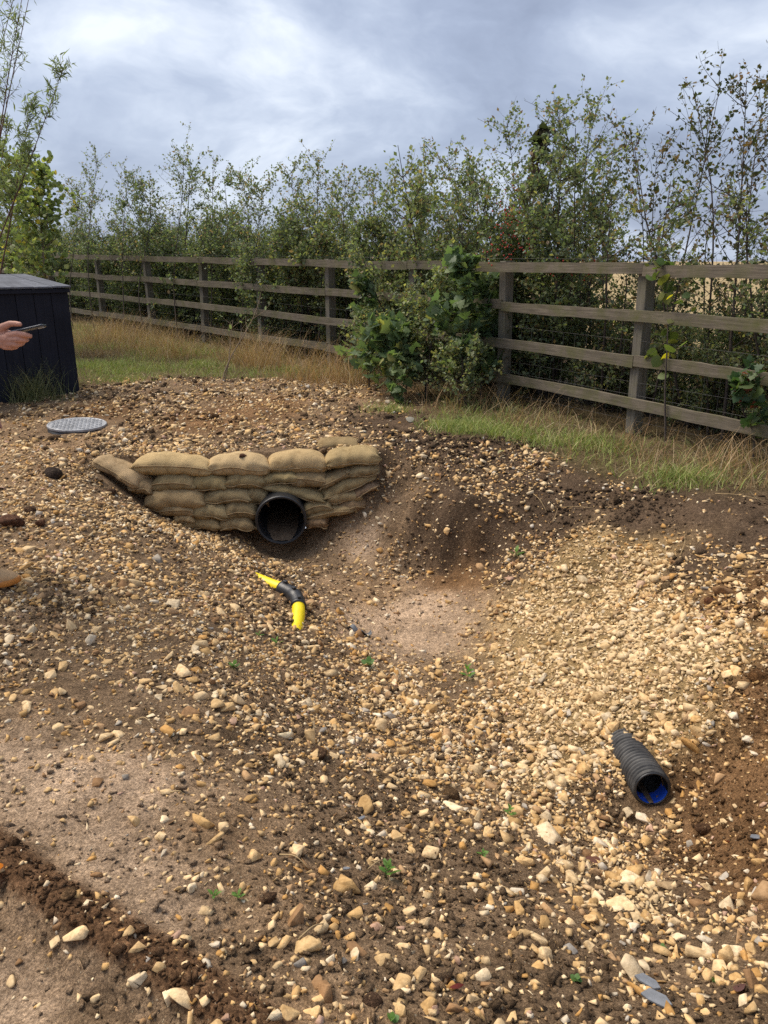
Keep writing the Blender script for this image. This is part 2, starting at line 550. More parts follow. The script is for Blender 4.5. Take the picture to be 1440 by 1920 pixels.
# ------------------------------------------------------------------ lie of the land
SOILC = {'b': (0.225, 0.152, 0.092), 'd': (0.105, 0.07, 0.045), 't': (0.52, 0.375, 0.255), 'r': (0.21, 0.118, 0.056),
         'm': (0.31, 0.205, 0.12), 'y': (0.36, 0.25, 0.12)}
BASIN = [  # pixel u, v, height, gravel cover, soil
    (0, 1920, .00, .10, 't'), (150, 1920, .00, .12, 'b'), (40, 1830, -.01, .06, 't'), (300, 1800, .02, .18, 'b'),
    (0, 1640, .02, .12, 'm'), (120, 1740, .03, .10, 'm'), (150, 1550, .0, .10, 't'), (250, 1620, .0, .10, 't'), (0, 1450, .0, .14, 't'),
    (230, 1460, -.01, .16, 't'), (400, 1560, -.01, .22, 'm'), (330, 1700, .01, .16, 't'), (430, 1800, .02, .25, 'b'),
    (0, 1300, .0, .42, 'b'), (200, 1350, -.03, .40, 'b'), (350, 1400, -.06, .45, 'b'),
    (0, 1150, -.03, .60, 'b'), (0, 1000, .0, .55, 'b'), (0, 900, .0, .45, 'm'), (90, 850, .02, .30, 'm'), (100, 950, .0, .55, 'b'),
    (180, 1100, -.08, .65, 'b'), (280, 1210, -.13, .50, 'b'), (250, 1000, -.16, .75, 'b'), (350, 1080, -.28, .70, 'b'),
    (450, 1310, -.16, .85, 'b'), (390, 1250, -.17, .45, 'b'), (460, 1060, -.42, .65, 'b'), (540, 1160, -.47, .55, 'b'),
    (430, 1170, -.29, .55, 'b'), (600, 1250, -.49, .55, 'b'), (560, 1350, -.32, .70, 'b'), (520, 1450, -.18, .50, 'b'),
    (620, 1060, -.72, .22, 'b'), (700, 1110, -.76, .15, 'm'), (760, 1195, -.78, .06, 't'), (690, 1010, -.61, .14, 't'),
    (800, 1140, -.77, .12, 't'), (850, 1280, -.73, .50, 'b'), (700, 1280, -.66, .70, 'b'),
    (900, 1400, -.64, .80, 'b'), (800, 1400, -.56, .70, 'b'), (950, 1550, -.45, .72, 'b'), (700, 1550, -.22, .45, 'b'),
    (600, 1650, -.08, .35, 'b'), (800, 1700, -.17, .35, 'b'), (1000, 1700, -.23, .62, 'b'), (700, 1800, -.01, .32, 'b'),
    (1000, 1920, -.03, .40, 'b'), (600, 1920, .02, .32, 'm'), (450, 1690, .0, .28, 'm'),
    (1100, 1600, -.50, .85, 'b'), (1225, 1530, -.55, .55, 'b'), (1200, 1700, -.35, .95, 'b'), (1300, 1800, -.20, .70, 'b'),
    (1440, 1920, .0, .35, 'b'), (1440, 1750, -.13, .65, 'b'), (1440, 1620, -.18, .50, 'r'), (1440, 1450, -.10, .14, 'r'),
    (1350, 1420, -.24, .14, 'r'), (1330, 1520, -.34, .25, 'r'), (1440, 1280, -.08, .25, 'r'), (1300, 1440, -.33, .4, 'r'),
    (1120, 1470, -.52, .80, 'b'), (1165, 1338, -.44, .95, 'y'), (1100, 1320, -.52, .95, 'y'), (1265, 1370, -.36, .9, 'y'), (1050, 1450, -.60, .9, 'y'),
    (1000, 1250, -.64, .95, 'y'), (1200, 1200, -.34, 1.0, 'y'), (1300, 1250, -.22, .95, 'y'), (1050, 1120, -.50, 1.0, 'y'),
    (1200, 1080, -.32, 1.0, 'y'), (1400, 1130, -.09, .60, 'r'), (1000, 1040, -.44, .75, 'd'), (1100, 1035, -.30, .9, 'y'),
    (1300, 1050, -.14, .35, 'd'), (1440, 1000, .0, .07, 'd'), (1200, 970, -.12, .07, 'd'), (1300, 950, -.02, .06, 'd'),
    (1440, 930, .02, .10, 'd'), (1050, 960, -.21, .18, 'd'), (1050, 880, -.06, .30, 'd'), (1200, 900, -.03, .15, 'd'),
    (900, 938, -.24, .50, 'd'), (850, 1003, -.49, .16, 'd'), (860, 1085, -.68, .08, 'r'), (800, 950, -.30, .45, 'd'),
    (940, 1030, -.50, .35, 'd'), (740, 965, -.37, .55, 'b'), (760, 905, -.21, .60, 'b'), (860, 880, -.08, .45, 'd'),
    (185, 895, -.10, .50, 'b'), (270, 945, -.34, .70, 'b'), (350, 980, -.52, .70, 'b'), (450, 1003, -.63, .55, 'b'),
    (515, 1035, -.78, .20, 'b'), (560, 1030, -.76, .15, 'b'), (610, 992, -.60, .40, 'b'), (660, 965, -.46, .55, 'b'), (705, 925, -.27, .65, 'b')]
PLATEAU = [
    (60, 850, .02, .35, 'm'), (180, 860, .03, .55, 'b'), (300, 840, .03, .75, 'b'), (500, 830, .03, .78, 'b'), (650, 830, .06, .75, 'b'),
    (760, 835, .03, .40, 'd'), (860, 845, .02, .45, 'd'), (1000, 850, .0, .50, 'd'), (1120, 880, -.01, .2, 'd'), (1300, 930, .02, .1, 'd'),
    (145, 800, .04, .45, 'b'), (0, 800, .03, .25, 'm'), (60, 770, .06, .5, 'b'), (200, 770, .08, .58, 'r'), (300, 760, .09, .62, 'b'),
    (500, 760, .09, .62, 'r'), (650, 765, .06, .6, 'b'), (400, 790, .07, .45, 'r'), (300, 728, .11, .55, 'b'), (450, 722, .11, .70, 'b'), (580, 730, .08, .70, 'b'),
    (150, 742, .09, .60, 'b'), (680, 755, .05, .25, 'm'), (760, 790, .04, .15, 'd'), (900, 820, .03, .05, 'd')]

# fence posts: pixel column -> rail pitch in pixels and height of the top rail
U_K = [-260, 0, 140, 400, 660, 945, 1205, 1440, 1600, 1900]
S_K = [22.5, 29, 33, 43, 54, 68.5, 83.5, 97.5, 107, 125]
V_K = [470, 477, 481, 488, 495, 500, 505, 510, 514, 521]
POST_U = [-95, -10, 84, 175, 268, 368, 478, 610, 765, 945, 1207, 1590]
FENCE = []
for u in POST_U:
    d = 0.4 * FPX / np.interp(u, U_K, S_K)
    p = at_d(u, np.interp(u, U_K, V_K), d)
    FENCE.append(p)
FENCE = np.array(FENCE)
FENCE_G = FENCE.copy(); FENCE_G[:, 2] -= 1.47


def fence_side(x, y):
    """signed distance beyond the fence line (positive = field side), and the ground height there"""
    best = np.full(np.shape(x), 1e9); sg = np.zeros(np.shape(x)); gz = np.zeros(np.shape(x))
    n = len(FENCE_G)
    for i in range(n - 1):
        a, b = FENCE_G[i], FENCE_G[i + 1]
        e = b[:2] - a[:2]; L2 = e @ e
        t = ((x - a[0]) * e[0] + (y - a[1]) * e[1]) / L2
        lo = -1e9 if i == 0 else 0.0
        hi = 1e9 if i == n - 2 else 1.0
        t = np.clip(t, lo, hi)
        dx, dy = x - a[0] - t * e[0], y - a[1] - t * e[1]
        dd = np.hypot(dx, dy)
        s = np.sign(-(e[1] * dx - e[0] * dy))
        w = dd < best
        best = np.where(w, dd, best); sg = np.where(w, s * dd, sg)
        gz = np.where(w, a[2] + (b[2] - a[2]) * np.clip(t, 0, 1), gz)
    return sg, gz


def tps_fit(P, z, lam=1e-3):
    n = len(P)
    r = np.linalg.norm(P[:, None] - P[None], axis=2)
    K = np.where(r > 0, r * r * np.log(r + 1e-12), 0) + lam * np.eye(n)
    Q = np.hstack([np.ones((n, 1)), P])
    A = np.block([[K, Q], [Q.T, np.zeros((3, 3))]])
    return P, np.linalg.solve(A, np.concatenate([z, np.zeros(3)]))


def tps_eval(fit, x, y):
    P, w = fit
    sh = np.shape(x)
    x = np.ravel(x); y = np.ravel(y)
    out = np.empty(len(x))
    for s in range(0, len(x), 60000):
        xs, ys = x[s:s + 60000], y[s:s + 60000]
        r2 = (xs[:, None] - P[None, :, 0]) ** 2 + (ys[:, None] - P[None, :, 1]) ** 2
        K = 0.5 * r2 * np.log(r2 + 1e-12)
        out[s:s + 60000] = K @ w[:-3] + w[-3] + w[-2] * xs + w[-1] * ys
    return out.reshape(sh)


B3 = np.array([at_z(u, v, z) for u, v, z, _, _ in BASIN])
P3 = np.array([at_z(u, v, z) for u, v, z, _, _ in PLATEAU])
ringB = np.array([(-3.2, 1.0, 0), (-3.2, 2.5, 0), (-3.4, 4.2, 0), (-3.6, 5.8, 0), (2.6, 1.0, 0), (2.9, 2.5, 0), (3.2, 4.0, 0.02), (0, .2, 0), (-1.6, .2, 0),
                  (1.6, .2, 0), (3.4, 5.2, .02), (-3, 7, .02), (-1, 7.6, 0.0), (1, 7.4, 0.0), (2.5, 6.4, .02)])
BANKR = np.array([(0, 5.7, -.70), (0, 5.95, -.58), (0, 6.15, -.40), (0, 6.35, -.20), (0, 6.6, .0), (.25, 5.62, -.70), (.25, 5.78, -.66), (.25, 5.90, -.42), (.25, 6.2, -.24), (.25, 6.5, -.04),
                  (.5, 5.40, -.70), (.5, 5.60, -.67), (.5, 5.71, -.36), (.5, 6.0, -.20), (.5, 6.4, -.06), (-.12, 6.2, -.42), (.75, 5.30, -.64), (.75, 5.48, -.60), (.75, 5.58, -.34), (.75, 5.9, -.17), (.75, 6.3, -.05)])
drop = (B3[:, 0] > -.12) & (B3[:, 0] < .92) & (B3[:, 1] > 5.25) & (B3[:, 1] < 6.75)
ringB = np.vstack([ringB, BANKR])
B3F = B3[~drop]
FIT_B = tps_fit(np.vstack([B3F, ringB])[:, :2], np.vstack([B3F, ringB])[:, 2], 6e-4)
extra = np.vstack([FENCE_G, [(-5, 6, .03), (-5, 8.5, .06), (-3.8, 9.5, .1), (-3, 11, .1), (3.4, 5.0, .02)]])
FIT_P = tps_fit(np.vstack([P3, extra])[:, :2], np.vstack([P3, extra])[:, 2], 2e-2)
WX0, WX1 = -2.35, -0.12


def wall_y(x):
    return 6.22 + 0.07 * (x + 1.2)


PIPE_C = at_y(527, 976, 6.02)            # centre of the culvert mouth
PIPE_R = 0.205
STEM_C = at_z(1223, 1479, -.47)          # centre of the ribbed pipe's mouth


def ground_base(x, y):
    x = np.asarray(x, float); y = np.asarray(y, float)
    zb = tps_eval(FIT_B, x, y)
    zp = tps_eval(FIT_P, x, y)
    out = np.maximum(np.maximum(WX0 - x, x - WX1), 0)
    wd = 0.07 + out * 0.9
    t = np.clip((y - wall_y(x) - 0.06 - out * 0.1) / wd + 0.0, 0, 1)
    t = t * t * (3 - 2 * t)
    z = zb * (1 - t) + zp * t
    # away from the dug ground the land runs level, beyond the fence it falls slowly
    cx = np.maximum(np.abs(x + 0.2) - 3.6, 0); cy = np.maximum(np.maximum(0.6 - y, 0), np.maximum(y - 9.5, 0))
    k = np.clip(np.hypot(cx, cy) / 1.6, 0, 1)
    s, gz = fence_side(x, y)
    far = np.where(y > 3, gz * np.clip(1 - np.abs(s) / 60, 0, 1), 0.0)
    z = z * (1 - k) + far * k
    z = np.where(s > 0.3, np.minimum(z, 9) - 0.009 * np.minimum(s - 0.3, 900), z)
    return z


def relief(x, y):
    cut = np.exp(-((x - .45) / .5) ** 2 - ((y - 5.72) / .38) ** 2)                # the broken, undercut bank
    return (cut * (0.10 * vnoise(x * 5 + 1, y * 5) + 0.07 * vnoise(x * 12, y * 12 + 4) + 0.03 * vnoise(x * 27, y * 27)) + 0.030 * vnoise(x * 1.9, y * 1.9) + 0.022 * vnoise(x * 5.1 + 9, y * 5.1) + 0.014 * vnoise(x * 13 + 3, y * 13)
            + 0.013 * vnoise(x * 29 + 5, y * 29 + 2) + 0.014 * np.abs(vnoise(x * 47, y * 47 + 8)))


RUT = [at_z(-80, 1585, .0), at_z(60, 1695, .0), at_z(190, 1790, .0), at_z(330, 1880, .0), at_z(480, 1990, .0)]


def rut_h(x, y):
    """crumbly ridge thrown up along the edge of a wheel rut"""
    best = np.full(np.shape(x), 9.0)
    for a, b in zip(RUT[:-1], RUT[1:]):
        e = b[:2] - a[:2]
        t = np.clip(((x - a[0]) * e[0] + (y - a[1]) * e[1]) / (e @ e), 0, 1)
        dx, dy = x - a[0] - t * e[0], y - a[1] - t * e[1]
        s = np.sign(e[0] * dy - e[1] * dx)
        d = np.hypot(dx, dy) * s
        best = np.where(np.abs(d) < np.abs(best), d, best)
    h = 0.035 * np.exp(-((best - 0.02) / 0.07) ** 2)
    h = np.where(best < 0, h - 0.045 * np.clip(-(best) / 0.07, 0, 1) * np.exp(-np.maximum(-best - .3, 0) * 4), h)
    return h


def ground_h(x, y):
    x = np.asarray(x, float); y = np.asarray(y, float)
    near = np.clip(1.6 - np.hypot(x, y - 4) / 14, 0, 1)
    h = ground_base(x, y) + relief(x, y) * near + rut_h(x, y)
    # the bed the two pipes lie in
    dx = (x - PIPE_C[0]); dy = y - PIPE_C[1]
    m = (np.abs(dx) < 0.5) & (dy > -0.7) & (dy < 0.12)
    bed = PIPE_C[2] - PIPE_R * 0.97
    h = np.where(m, np.minimum(h, bed + np.maximum(np.abs(dx) - 0.17, 0) * 1.3 + np.maximum(dy * 0, 0)), h)
    rx = x - STEM_C[0]; ry = y - STEM_C[1]
    ax = rx - 0.01 * ry
    lim = STEM_C[2] - 0.074 + np.maximum(np.abs(ax) - 0.055, 0) * 0.85 + np.clip((ry - .01) / .10, 0, 1) * .085 + np.maximum(ry, 0) * 0.22 + np.maximum(ry - .30, 0) * .5 + np.maximum(-ry - 0.25, 0) * 0.5
    dlt = h - lim                                              # soft minimum: a shallow scour in front of the outfall
    h = np.where((np.abs(rx) < 1.0) & (np.abs(ry) < 1.0), lim + 0.5 * (dlt - np.sqrt(dlt * dlt + 0.0012)) + 0.006, h)
    return h


ALLP = np.vstack([B3, P3]); ALLR = BASIN + PLATEAU
DENS = np.array([r[3] for r in ALLR]); TONE = np.array([SOILC[r[4]] for r in ALLR])


def idw(x, y, vals, p=4.6):
    x = np.ravel(x); y = np.ravel(y)
    out = np.empty((len(x),) + vals.shape[1:])
    for s in range(0, len(x), 60000):
        r2 = (x[s:s + 60000, None] - ALLP[None, :, 0]) ** 2 + (y[s:s + 60000, None] - ALLP[None, :, 1]) ** 2
        w = 1 / (r2 + 0.01) ** (p / 2)
        w /= w.sum(1, keepdims=True)
        out[s:s + 60000] = w @ vals
    return out


def grass_mask(x, y):
    """1 where grass grows: the strip along the fence and the corner behind the mound"""
    s, _ = fence_side(x, y)
    strip = 1.05 + 0.45 * vnoise(x * 1.1, y * 1.1) + np.clip((-x - 0.2) * 0.75, 0, 5.0) + np.clip(0.5 - np.abs(x - 0.7), 0, .5) * 0.5
    g = np.clip((s + strip) / 0.35 + 0.5, 0, 1)
    g = g * np.clip((y - 5.0) / 0.5, 0, 1)
    mound = np.clip((10.4 + 0.3 * vnoise(x * 2, y * 2) - y) / 0.35, 0, 1) * np.clip((0.75 - x) / 0.5, 0, 1) * np.clip((x + 3.9) / .3, 0, 1)
    return g * (1 - mound), s


def build_ground():
    def lines(segs):
        out = []
        for a, b, st in segs:
            out.append(np.arange(a, b - st * 0.25, st))
        return np.concatenate(out)
    far_p = [9.0, 11, 14, 18, 25, 35, 50, 80, 130, 220, 400, 800, 1600, 3000]
    xs = np.concatenate([[-v for v in far_p[::-1]], lines([(-8, -4, .12), (-4, -2.4, .03), (-2.4, 2.6, .0155), (2.6, 4.2, .03), (4.2, 8, .15)]), [8.0], far_p])
    ys = np.concatenate([[-3000, -800, -200, -60, -20, -8, -4], lines([(-2, .8, .15), (.8, 3.2, .0135), (3.2, 5.2, .017), (5.2, 7.4, .022), (7.4, 11, .045), (11, 22, .2)]),
                         [22, 24, 27, 31, 37, 46, 60, 90, 140, 240, 450, 900, 1800, 3500]])
    X, Y = np.meshgrid(xs, ys)
    Z = ground_h(X.ravel(), Y.ravel())
    x, y = X.ravel(), Y.ravel()
    col = np.ones((len(x), 4))
    c = idw(x, y, TONE)
    patch = vnoise(x * 2.3 + 40, y * 2.3) + 0.6 * vnoise(x * 6.5, y * 6.5 + 30)
    c = c * (1 + 0.38 * patch)[:, None]
    rh = np.clip((rut_h(x, y) - .004) / .012, 0, 1)[:, None]
    c = c * (1 - rh) + np.array((0.17, 0.095, 0.05)) * rh
    g, s = grass_mask(x, y)
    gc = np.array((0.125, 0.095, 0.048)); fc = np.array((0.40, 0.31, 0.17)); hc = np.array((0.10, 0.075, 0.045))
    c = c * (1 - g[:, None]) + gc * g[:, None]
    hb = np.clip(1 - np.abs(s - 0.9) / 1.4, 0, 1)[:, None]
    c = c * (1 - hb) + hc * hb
    f = np.clip((s - 2.0) / 1.0, 0, 1)[:, None]
    stub = fc * (1 + 0.15 * vnoise(x * .2, y * .2))[:, None]
    c = c * (1 - f) + stub * f
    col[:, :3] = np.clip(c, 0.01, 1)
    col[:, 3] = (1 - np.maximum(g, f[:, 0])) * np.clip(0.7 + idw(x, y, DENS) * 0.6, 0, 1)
    nx, ny = len(xs), len(ys)
    i = (np.arange(ny - 1)[:, None] * nx + np.arange(nx - 1)[None]).ravel()
    F = np.stack([i, i + 1, i + nx + 1, i + nx], -1)
    # leave the bore of the culvert open
    cx, cy = x[F].mean(1), y[F].mean(1); cz = Z[F].max(1)
    czm = Z[F].mean(1)
    cut = (np.hypot(cx - PIPE_C[0] + .1 * (cy - PIPE_C[1]), czm - PIPE_C[2]) < PIPE_R + .012) & (cy > PIPE_C[1] + .02) & (cy < wall_y(cx) + 0.3)
    ry_ = cy - STEM_C[1]
    cut |= (np.hypot(cx - STEM_C[0] - .01 * ry_, czm - STEM_C[2] + .15 * ry_) < .0665) & (ry_ > .004) & (ry_ < .52)
    F = F[~cut]
    me = mesh_np('ground', np.stack([x, y, Z], -1), F, None, True)
    a = me.color_attributes.new('Col', 'FLOAT_COLOR', 'POINT')
    a.data.foreach_set('color', col.astype(np.float32).ravel())
    o = link('ground', me, None, M['soil'])
    tag(o, 'bare dug brown earth falling into a basin, stubble field beyond the hedge', 'ground', kind='structure')


build_ground()

# ------------------------------------------------------------------ stones
ICO_V, ICO_F = None, None


def icosphere(sub):
    bm = bmesh.new()
    bmesh.ops.create_icosphere(bm, subdivisions=sub, radius=1.0)
    V = np.array([v.co[:] for v in bm.verts]); F = np.array([[v.index for v in f.verts] for f in bm.faces])
    bm.free()
    return V, F


def facet(V, r, npl=9, flat=0.0, sharp=9.0):
    """directions V pulled onto a random convex body: an angular stone with slightly worn edges"""
    n = r.normal(size=(npl, 3)); n /= np.linalg.norm(n, axis=1, keepdims=True)
    n = np.vstack([n, np.eye(3), -np.eye(3)])
    d = np.concatenate([r.uniform(0.62, 0.95, npl), r.uniform(0.8, 1.05, 6)])
    q = np.maximum(V @ n.T, 0) / d
    s = (q ** sharp).sum(1) ** (1 / sharp)
    return V / s[:, None]


S0V, S0F = icosphere(1)
S1V, S1F = icosphere(2)
S2V, S2F = icosphere(3)
r0 = np.random.default_rng(3)


def hull(r, n, bev=0.0, flat=1.0):
    """a broken stone: the hull of a few random points, edges knocked off where bev > 0"""
    bm = bmesh.new()
    p = r.uniform(-1, 1, (n, 3)); p /= np.maximum(np.abs(p).max(1, keepdims=True), .3) ** r.uniform(.5, 1)
    p /= np.maximum(np.linalg.norm(p, axis=1, keepdims=True), .01) ** .35
    for q in p:
        bm.verts.new(q)
    res = bmesh.ops.convex_hull(bm, input=list(bm.verts))
    bmesh.ops.delete(bm, geom=[v for v in bm.verts if not v.link_faces], context='VERTS')
    if bev:
        bmesh.ops.dissolve_limit(bm, angle_limit=.25, verts=list(bm.verts), edges=list(bm.edges))
        bmesh.ops.bevel(bm, geom=list(bm.edges), offset=bev, segments=1, affect='EDGES', clamp_overlap=True)
        bmesh.ops.triangulate(bm, faces=list(bm.faces))
    bm.verts.index_update()
    V = np.array([v.co[:] for v in bm.verts]); F = np.array([[v.index for v in f.verts] for f in bm.faces])
    bm.free()
    return V, F


BANK0 = [hull(r0, 9) for _ in range(48)]
BANK1 = [hull(r0, 11, .09) for _ in range(40)]
CRUMB = [hull(r0, 8) for _ in range(24)]
PAL = np.array([(0.50, 0.355, 0.185), (0.56, 0.43, 0.26), (0.44, 0.29, 0.13), (0.60, 0.50, 0.35), (0.40, 0.235, 0.085), (0.34, 0.225, 0.125),
                (0.24, 0.145, 0.075), (0.36, 0.335, 0.30), (0.40, 0.27, 0.205), (0.57, 0.51, 0.41), (0.21, 0.20, 0.19)])
PAL = np.clip(PAL * np.array((1.18, 1.13, 1.06)), 0, .80)
PALW = np.array([.24, .22, .16, .12, .06, .07, .05, .012, .02, .035, .004])


def rot_rand(r, n, tilt):
    """yaw anywhere, tilt from lying flat"""
    a = r.uniform(0, 2 * math.pi, n); t = r.normal(0, tilt, n); b = r.uniform(0, 2 * math.pi, n)
    ca, sa = np.cos(a), np.sin(a); ct, st = np.cos(t), np.sin(t); cb, sb = np.cos(b), np.sin(b)
    Rz = np.zeros((n, 3, 3)); Rz[:, 0, 0] = ca; Rz[:, 0, 1] = -sa; Rz[:, 1, 0] = sa; Rz[:, 1, 1] = ca; Rz[:, 2, 2] = 1
    Rx = np.zeros((n, 3, 3)); Rx[:, 0, 0] = 1; Rx[:, 1, 1] = ct; Rx[:, 1, 2] = -st; Rx[:, 2, 1] = st; Rx[:, 2, 2] = ct
    Rb = np.zeros((n, 3, 3)); Rb[:, 0, 0] = cb; Rb[:, 0, 1] = -sb; Rb[:, 1, 0] = sb; Rb[:, 1, 1] = cb; Rb[:, 2, 2] = 1
    return Rb @ Rx @ Rz


def scatter_mesh(r, bank, P, size, col, tilt, sink):
    n = len(P)
    k = r.integers(0, len(bank), n)
    sc = np.stack([r.uniform(.8, 1.45, n), r.uniform(.65, 1.0, n), r.uniform(.35, .75, n)], -1) * size[:, None] * 0.5
    R = rot_rand(r, n, tilt)
    P = P.copy(); P[:, 2] += size * sink
    Vs, Fs, Cs, b = [], [], [], 0
    for j, (bv, bf) in enumerate(bank):
        m = np.flatnonzero(k == j)
        if not len(m):
            continue
        V = np.einsum('nij,nkj->nki', R[m], bv[None] * sc[m][:, None, :]) + P[m][:, None, :]
        Vs.append(V.reshape(-1, 3)); Cs.append(np.repeat(col[m], len(bv), 0))
        Fs.append((bf[None] + (np.arange(len(m)) * len(bv))[:, None, None]).reshape(-1, 3) + b)
        b += len(m) * len(bv)
    return np.vstack(Vs), np.vstack(Fs), np.vstack(Cs)


def slope_ok(x, y):
    """no stones in the pipes or under the manhole cover"""
    ok = ~((np.abs(x - PIPE_C[0]) < PIPE_R + .02) & (y > PIPE_C[1] - .06) & (y < 6.5))
    ok &= ~((np.abs(x - STEM_C[0] - (y - STEM_C[1]) * 0.01) < np.where(y > STEM_C[1] + .10, .066, .09)) & (y > STEM_C[1] - .06) & (y < STEM_C[1] + .26))
    ok &= ~((x > WX0) & (x < WX1) & (y > wall_y(x) - .12) & (y < wall_y(x) + .12))
    ok &= np.hypot(x - MAN[0], y - MAN[1]) > 0.36
    return ok


MAN = at_z(145, 799, .05)


def pick_col(r, n, cover):
    c = PAL[r.choice(len(PAL), n, p=PALW / PALW.sum())]
    pale = np.array((.68, .53, .32))
    k = (np.clip((cover - .8) / .15, 0, 1) * r.uniform(.2, .9, n))[:, None]         # the fan is clean washed gravel
    c = c * (1 - k) + pale * k
    return np.clip(c * r.uniform(.78, 1.18, (n, 1)), 0, .8)


def scatter(r, n, box, power, thresh=0.0):
    x = r.uniform(box[0], box[1], n); y = r.uniform(box[2], box[3], n)
    d = idw(x, y, DENS)
    cl = np.clip(0.85 + 0.9 * vnoise(x * 2.1 + 7, y * 2.1 + 3) + 0.7 * vnoise(x * 6 + 2, y * 6), 0.1, 1.6)
    g, s = grass_mask(x, y)
    keep = (r.random(n) < (d ** power) * cl * (1 - g)) & slope_ok(x, y) & (s < -0.2)
    # only the ground in front of the lens, with a margin
    keep &= np.abs(x) < 0.72 * y + 0.85
    x, y, d = x[keep], y[keep], d[keep]
    return np.stack([x, y, ground_h(x, y)], -1), d


def build_gravel():
    r = np.random.default_rng(21)
    Vs, Fs, Cs = [], [], []
    b = 0
    jobs = [  # count, box, mean size, spread, bank, power, tilt, sink
        (10500, (-3, 3.2, .9, 4.4), .031, .44, 1, 1.3, .6, .06),
        (7500, (-4.2, 3.4, 4.4, 7.4), .038, .40, 0, 1.2, .6, .08),
        (62000, (-2.6, 2.9, .9, 3.6), .0155, .42, 0, 1.0, .7, .08),
        (54000, (-3.6, 3.3, 3.4, 6.6), .0215, .40, 0, 1.0, .7, .08),
        (15000, (.1, 3.2, 2.0, 5.5), .030, .34, 0, 4.0, .6, .12),
        (27000, (-4.4, 2.0, 6.2, 10.6), .027, .45, 0, 1.15, .7, .08)]
    for n, box, mu, sg, bk, pw, tl, sk in jobs:
        P, d = scatter(r, n, box, pw)
        size = np.clip(mu * np.exp(r.normal(0, sg, len(P))), .008, .085)
        V, F, C = scatter_mesh(r, (BANK0, BANK1)[bk], P, size, pick_col(r, len(P), d), tl, sk)
        Vs.append(V); Fs.append(F + b); Cs.append(C); b += len(V)
    me = mesh_np('gravel', np.vstack(Vs), np.vstack(Fs), np.vstack(Cs))
    o = link('gravel', me, None, M['gravel'])
    tag(o, 'loose buff limestone gravel strewn over the dug slopes of the basin', 'gravel', kind='stuff')
    # crumbs of earth
    Vs, Fs, Cs = [], [], []; b = 0
    for n, box, mu, sg in [(52000, (-2.4, 2.6, .9, 3.6), .013, .5), (30000, (-3.6, 3.4, 3.4, 7), .019, .5), (4000, (-4, 2, 6.3, 10.5), .045, .5)]:
        x = r.uniform(box[0], box[1], n); y = r.uniform(box[2], box[3], n)
        tan = np.clip((idw(x, y, TONE)[:, 0] - .2) / .12, 0, 1)
        cl = (1 - .8 * tan) * np.clip(0.45 + 1.6 * vnoise(x * 1.7 + 17, y * 1.7 + 5) + 0.9 * vnoise(x * 5, y * 5 + 9), 0, 1)
        g, s = grass_mask(x, y)
        k = (r.random(n) < np.clip(cl + 2.0 * (rut_h(x, y) > .012), 0, 1) * (1 - g)) & slope_ok(x, y) & (np.abs(x) < .72 * y + .7) & (s < -.2)
        x, y = x[k], y[k]
        P = np.stack([x, y, ground_h(x, y)], -1)
        C = np.clip(idw(x, y, TONE) * r.uniform(.55, 1.05, (len(x), 1)), .01, 1)
        rh = np.clip((rut_h(x, y) - .004) / .012, 0, 1)[:, None]
        C = C * (1 - rh) + np.array((.17, .095, .05)) * r.uniform(.6, 1.1, (len(x), 1)) * rh
        V, F, C = scatter_mesh(r, CRUMB, P, np.clip(mu * np.exp(r.normal(0, sg, len(x))), .006, .10), C, .8, .08)
        Vs.append(V); Fs.append(F + b); Cs.append(C); b += len(V)
    me = mesh_np('earth_crumbs', np.vstack(Vs), np.vstack(Fs), np.vstack(Cs))
    me.materials.append(M['crumb'])
    o = link('earth_crumbs', me)
    tag(o, 'dark crumbs and clods of dug earth lying over the basin', 'soil', kind='stuff')


M['crumb'] = M['soil'].copy()
M['crumb'].name = 'earth_crumb'
build_gravel()


def stone_zone(u, v):
    if u < 480 and v > 1640 + 0.6 * (u - 100): return 'along the crumbly edge of the wheel rut', 'stones by the wheel rut'
    if v > 1480 and u < 960: return 'on the brown earth bank above the basin', 'stones on the earth bank'
    if u > 960 and v > 1480: return 'in the gravel trickling down below the ribbed black pipe', 'stones below the ribbed pipe'
    if u > 900 and v > 1000: return 'on the pale gravel fan behind the ribbed black pipe', 'stones on the gravel fan'
    if u < 470 and v < 1260: return 'on the slope between the sandbags and the tan shoe', 'stones on the slope by the shoe'
    if v >= 1180: return 'on the gravel brow below the yellow pipe', 'stones on the brow'
    return 'on the dark soil bank between sandbags and fence', 'stones on the dark soil bank'


CNAME = {0: 'buff', 1: 'light buff', 2: 'ochre', 3: 'cream', 4: 'orange-brown', 5: 'brownish', 6: 'dark brown', 7: 'grey', 8: 'pinkish', 9: 'whitish', 10: 'slate-grey'}
STONE_ME = []
for k in range(24):
    V, F = hull(r0, int(r0.integers(9, 16)), r0.uniform(.05, .16))
    V = V * np.array([1.0, r0.uniform(.68, .9), r0.uniform(.42, .72)])
    me = mesh_np('stone', V, F)
    me.materials.append(M['stone'])
    STONE_ME.append(me)


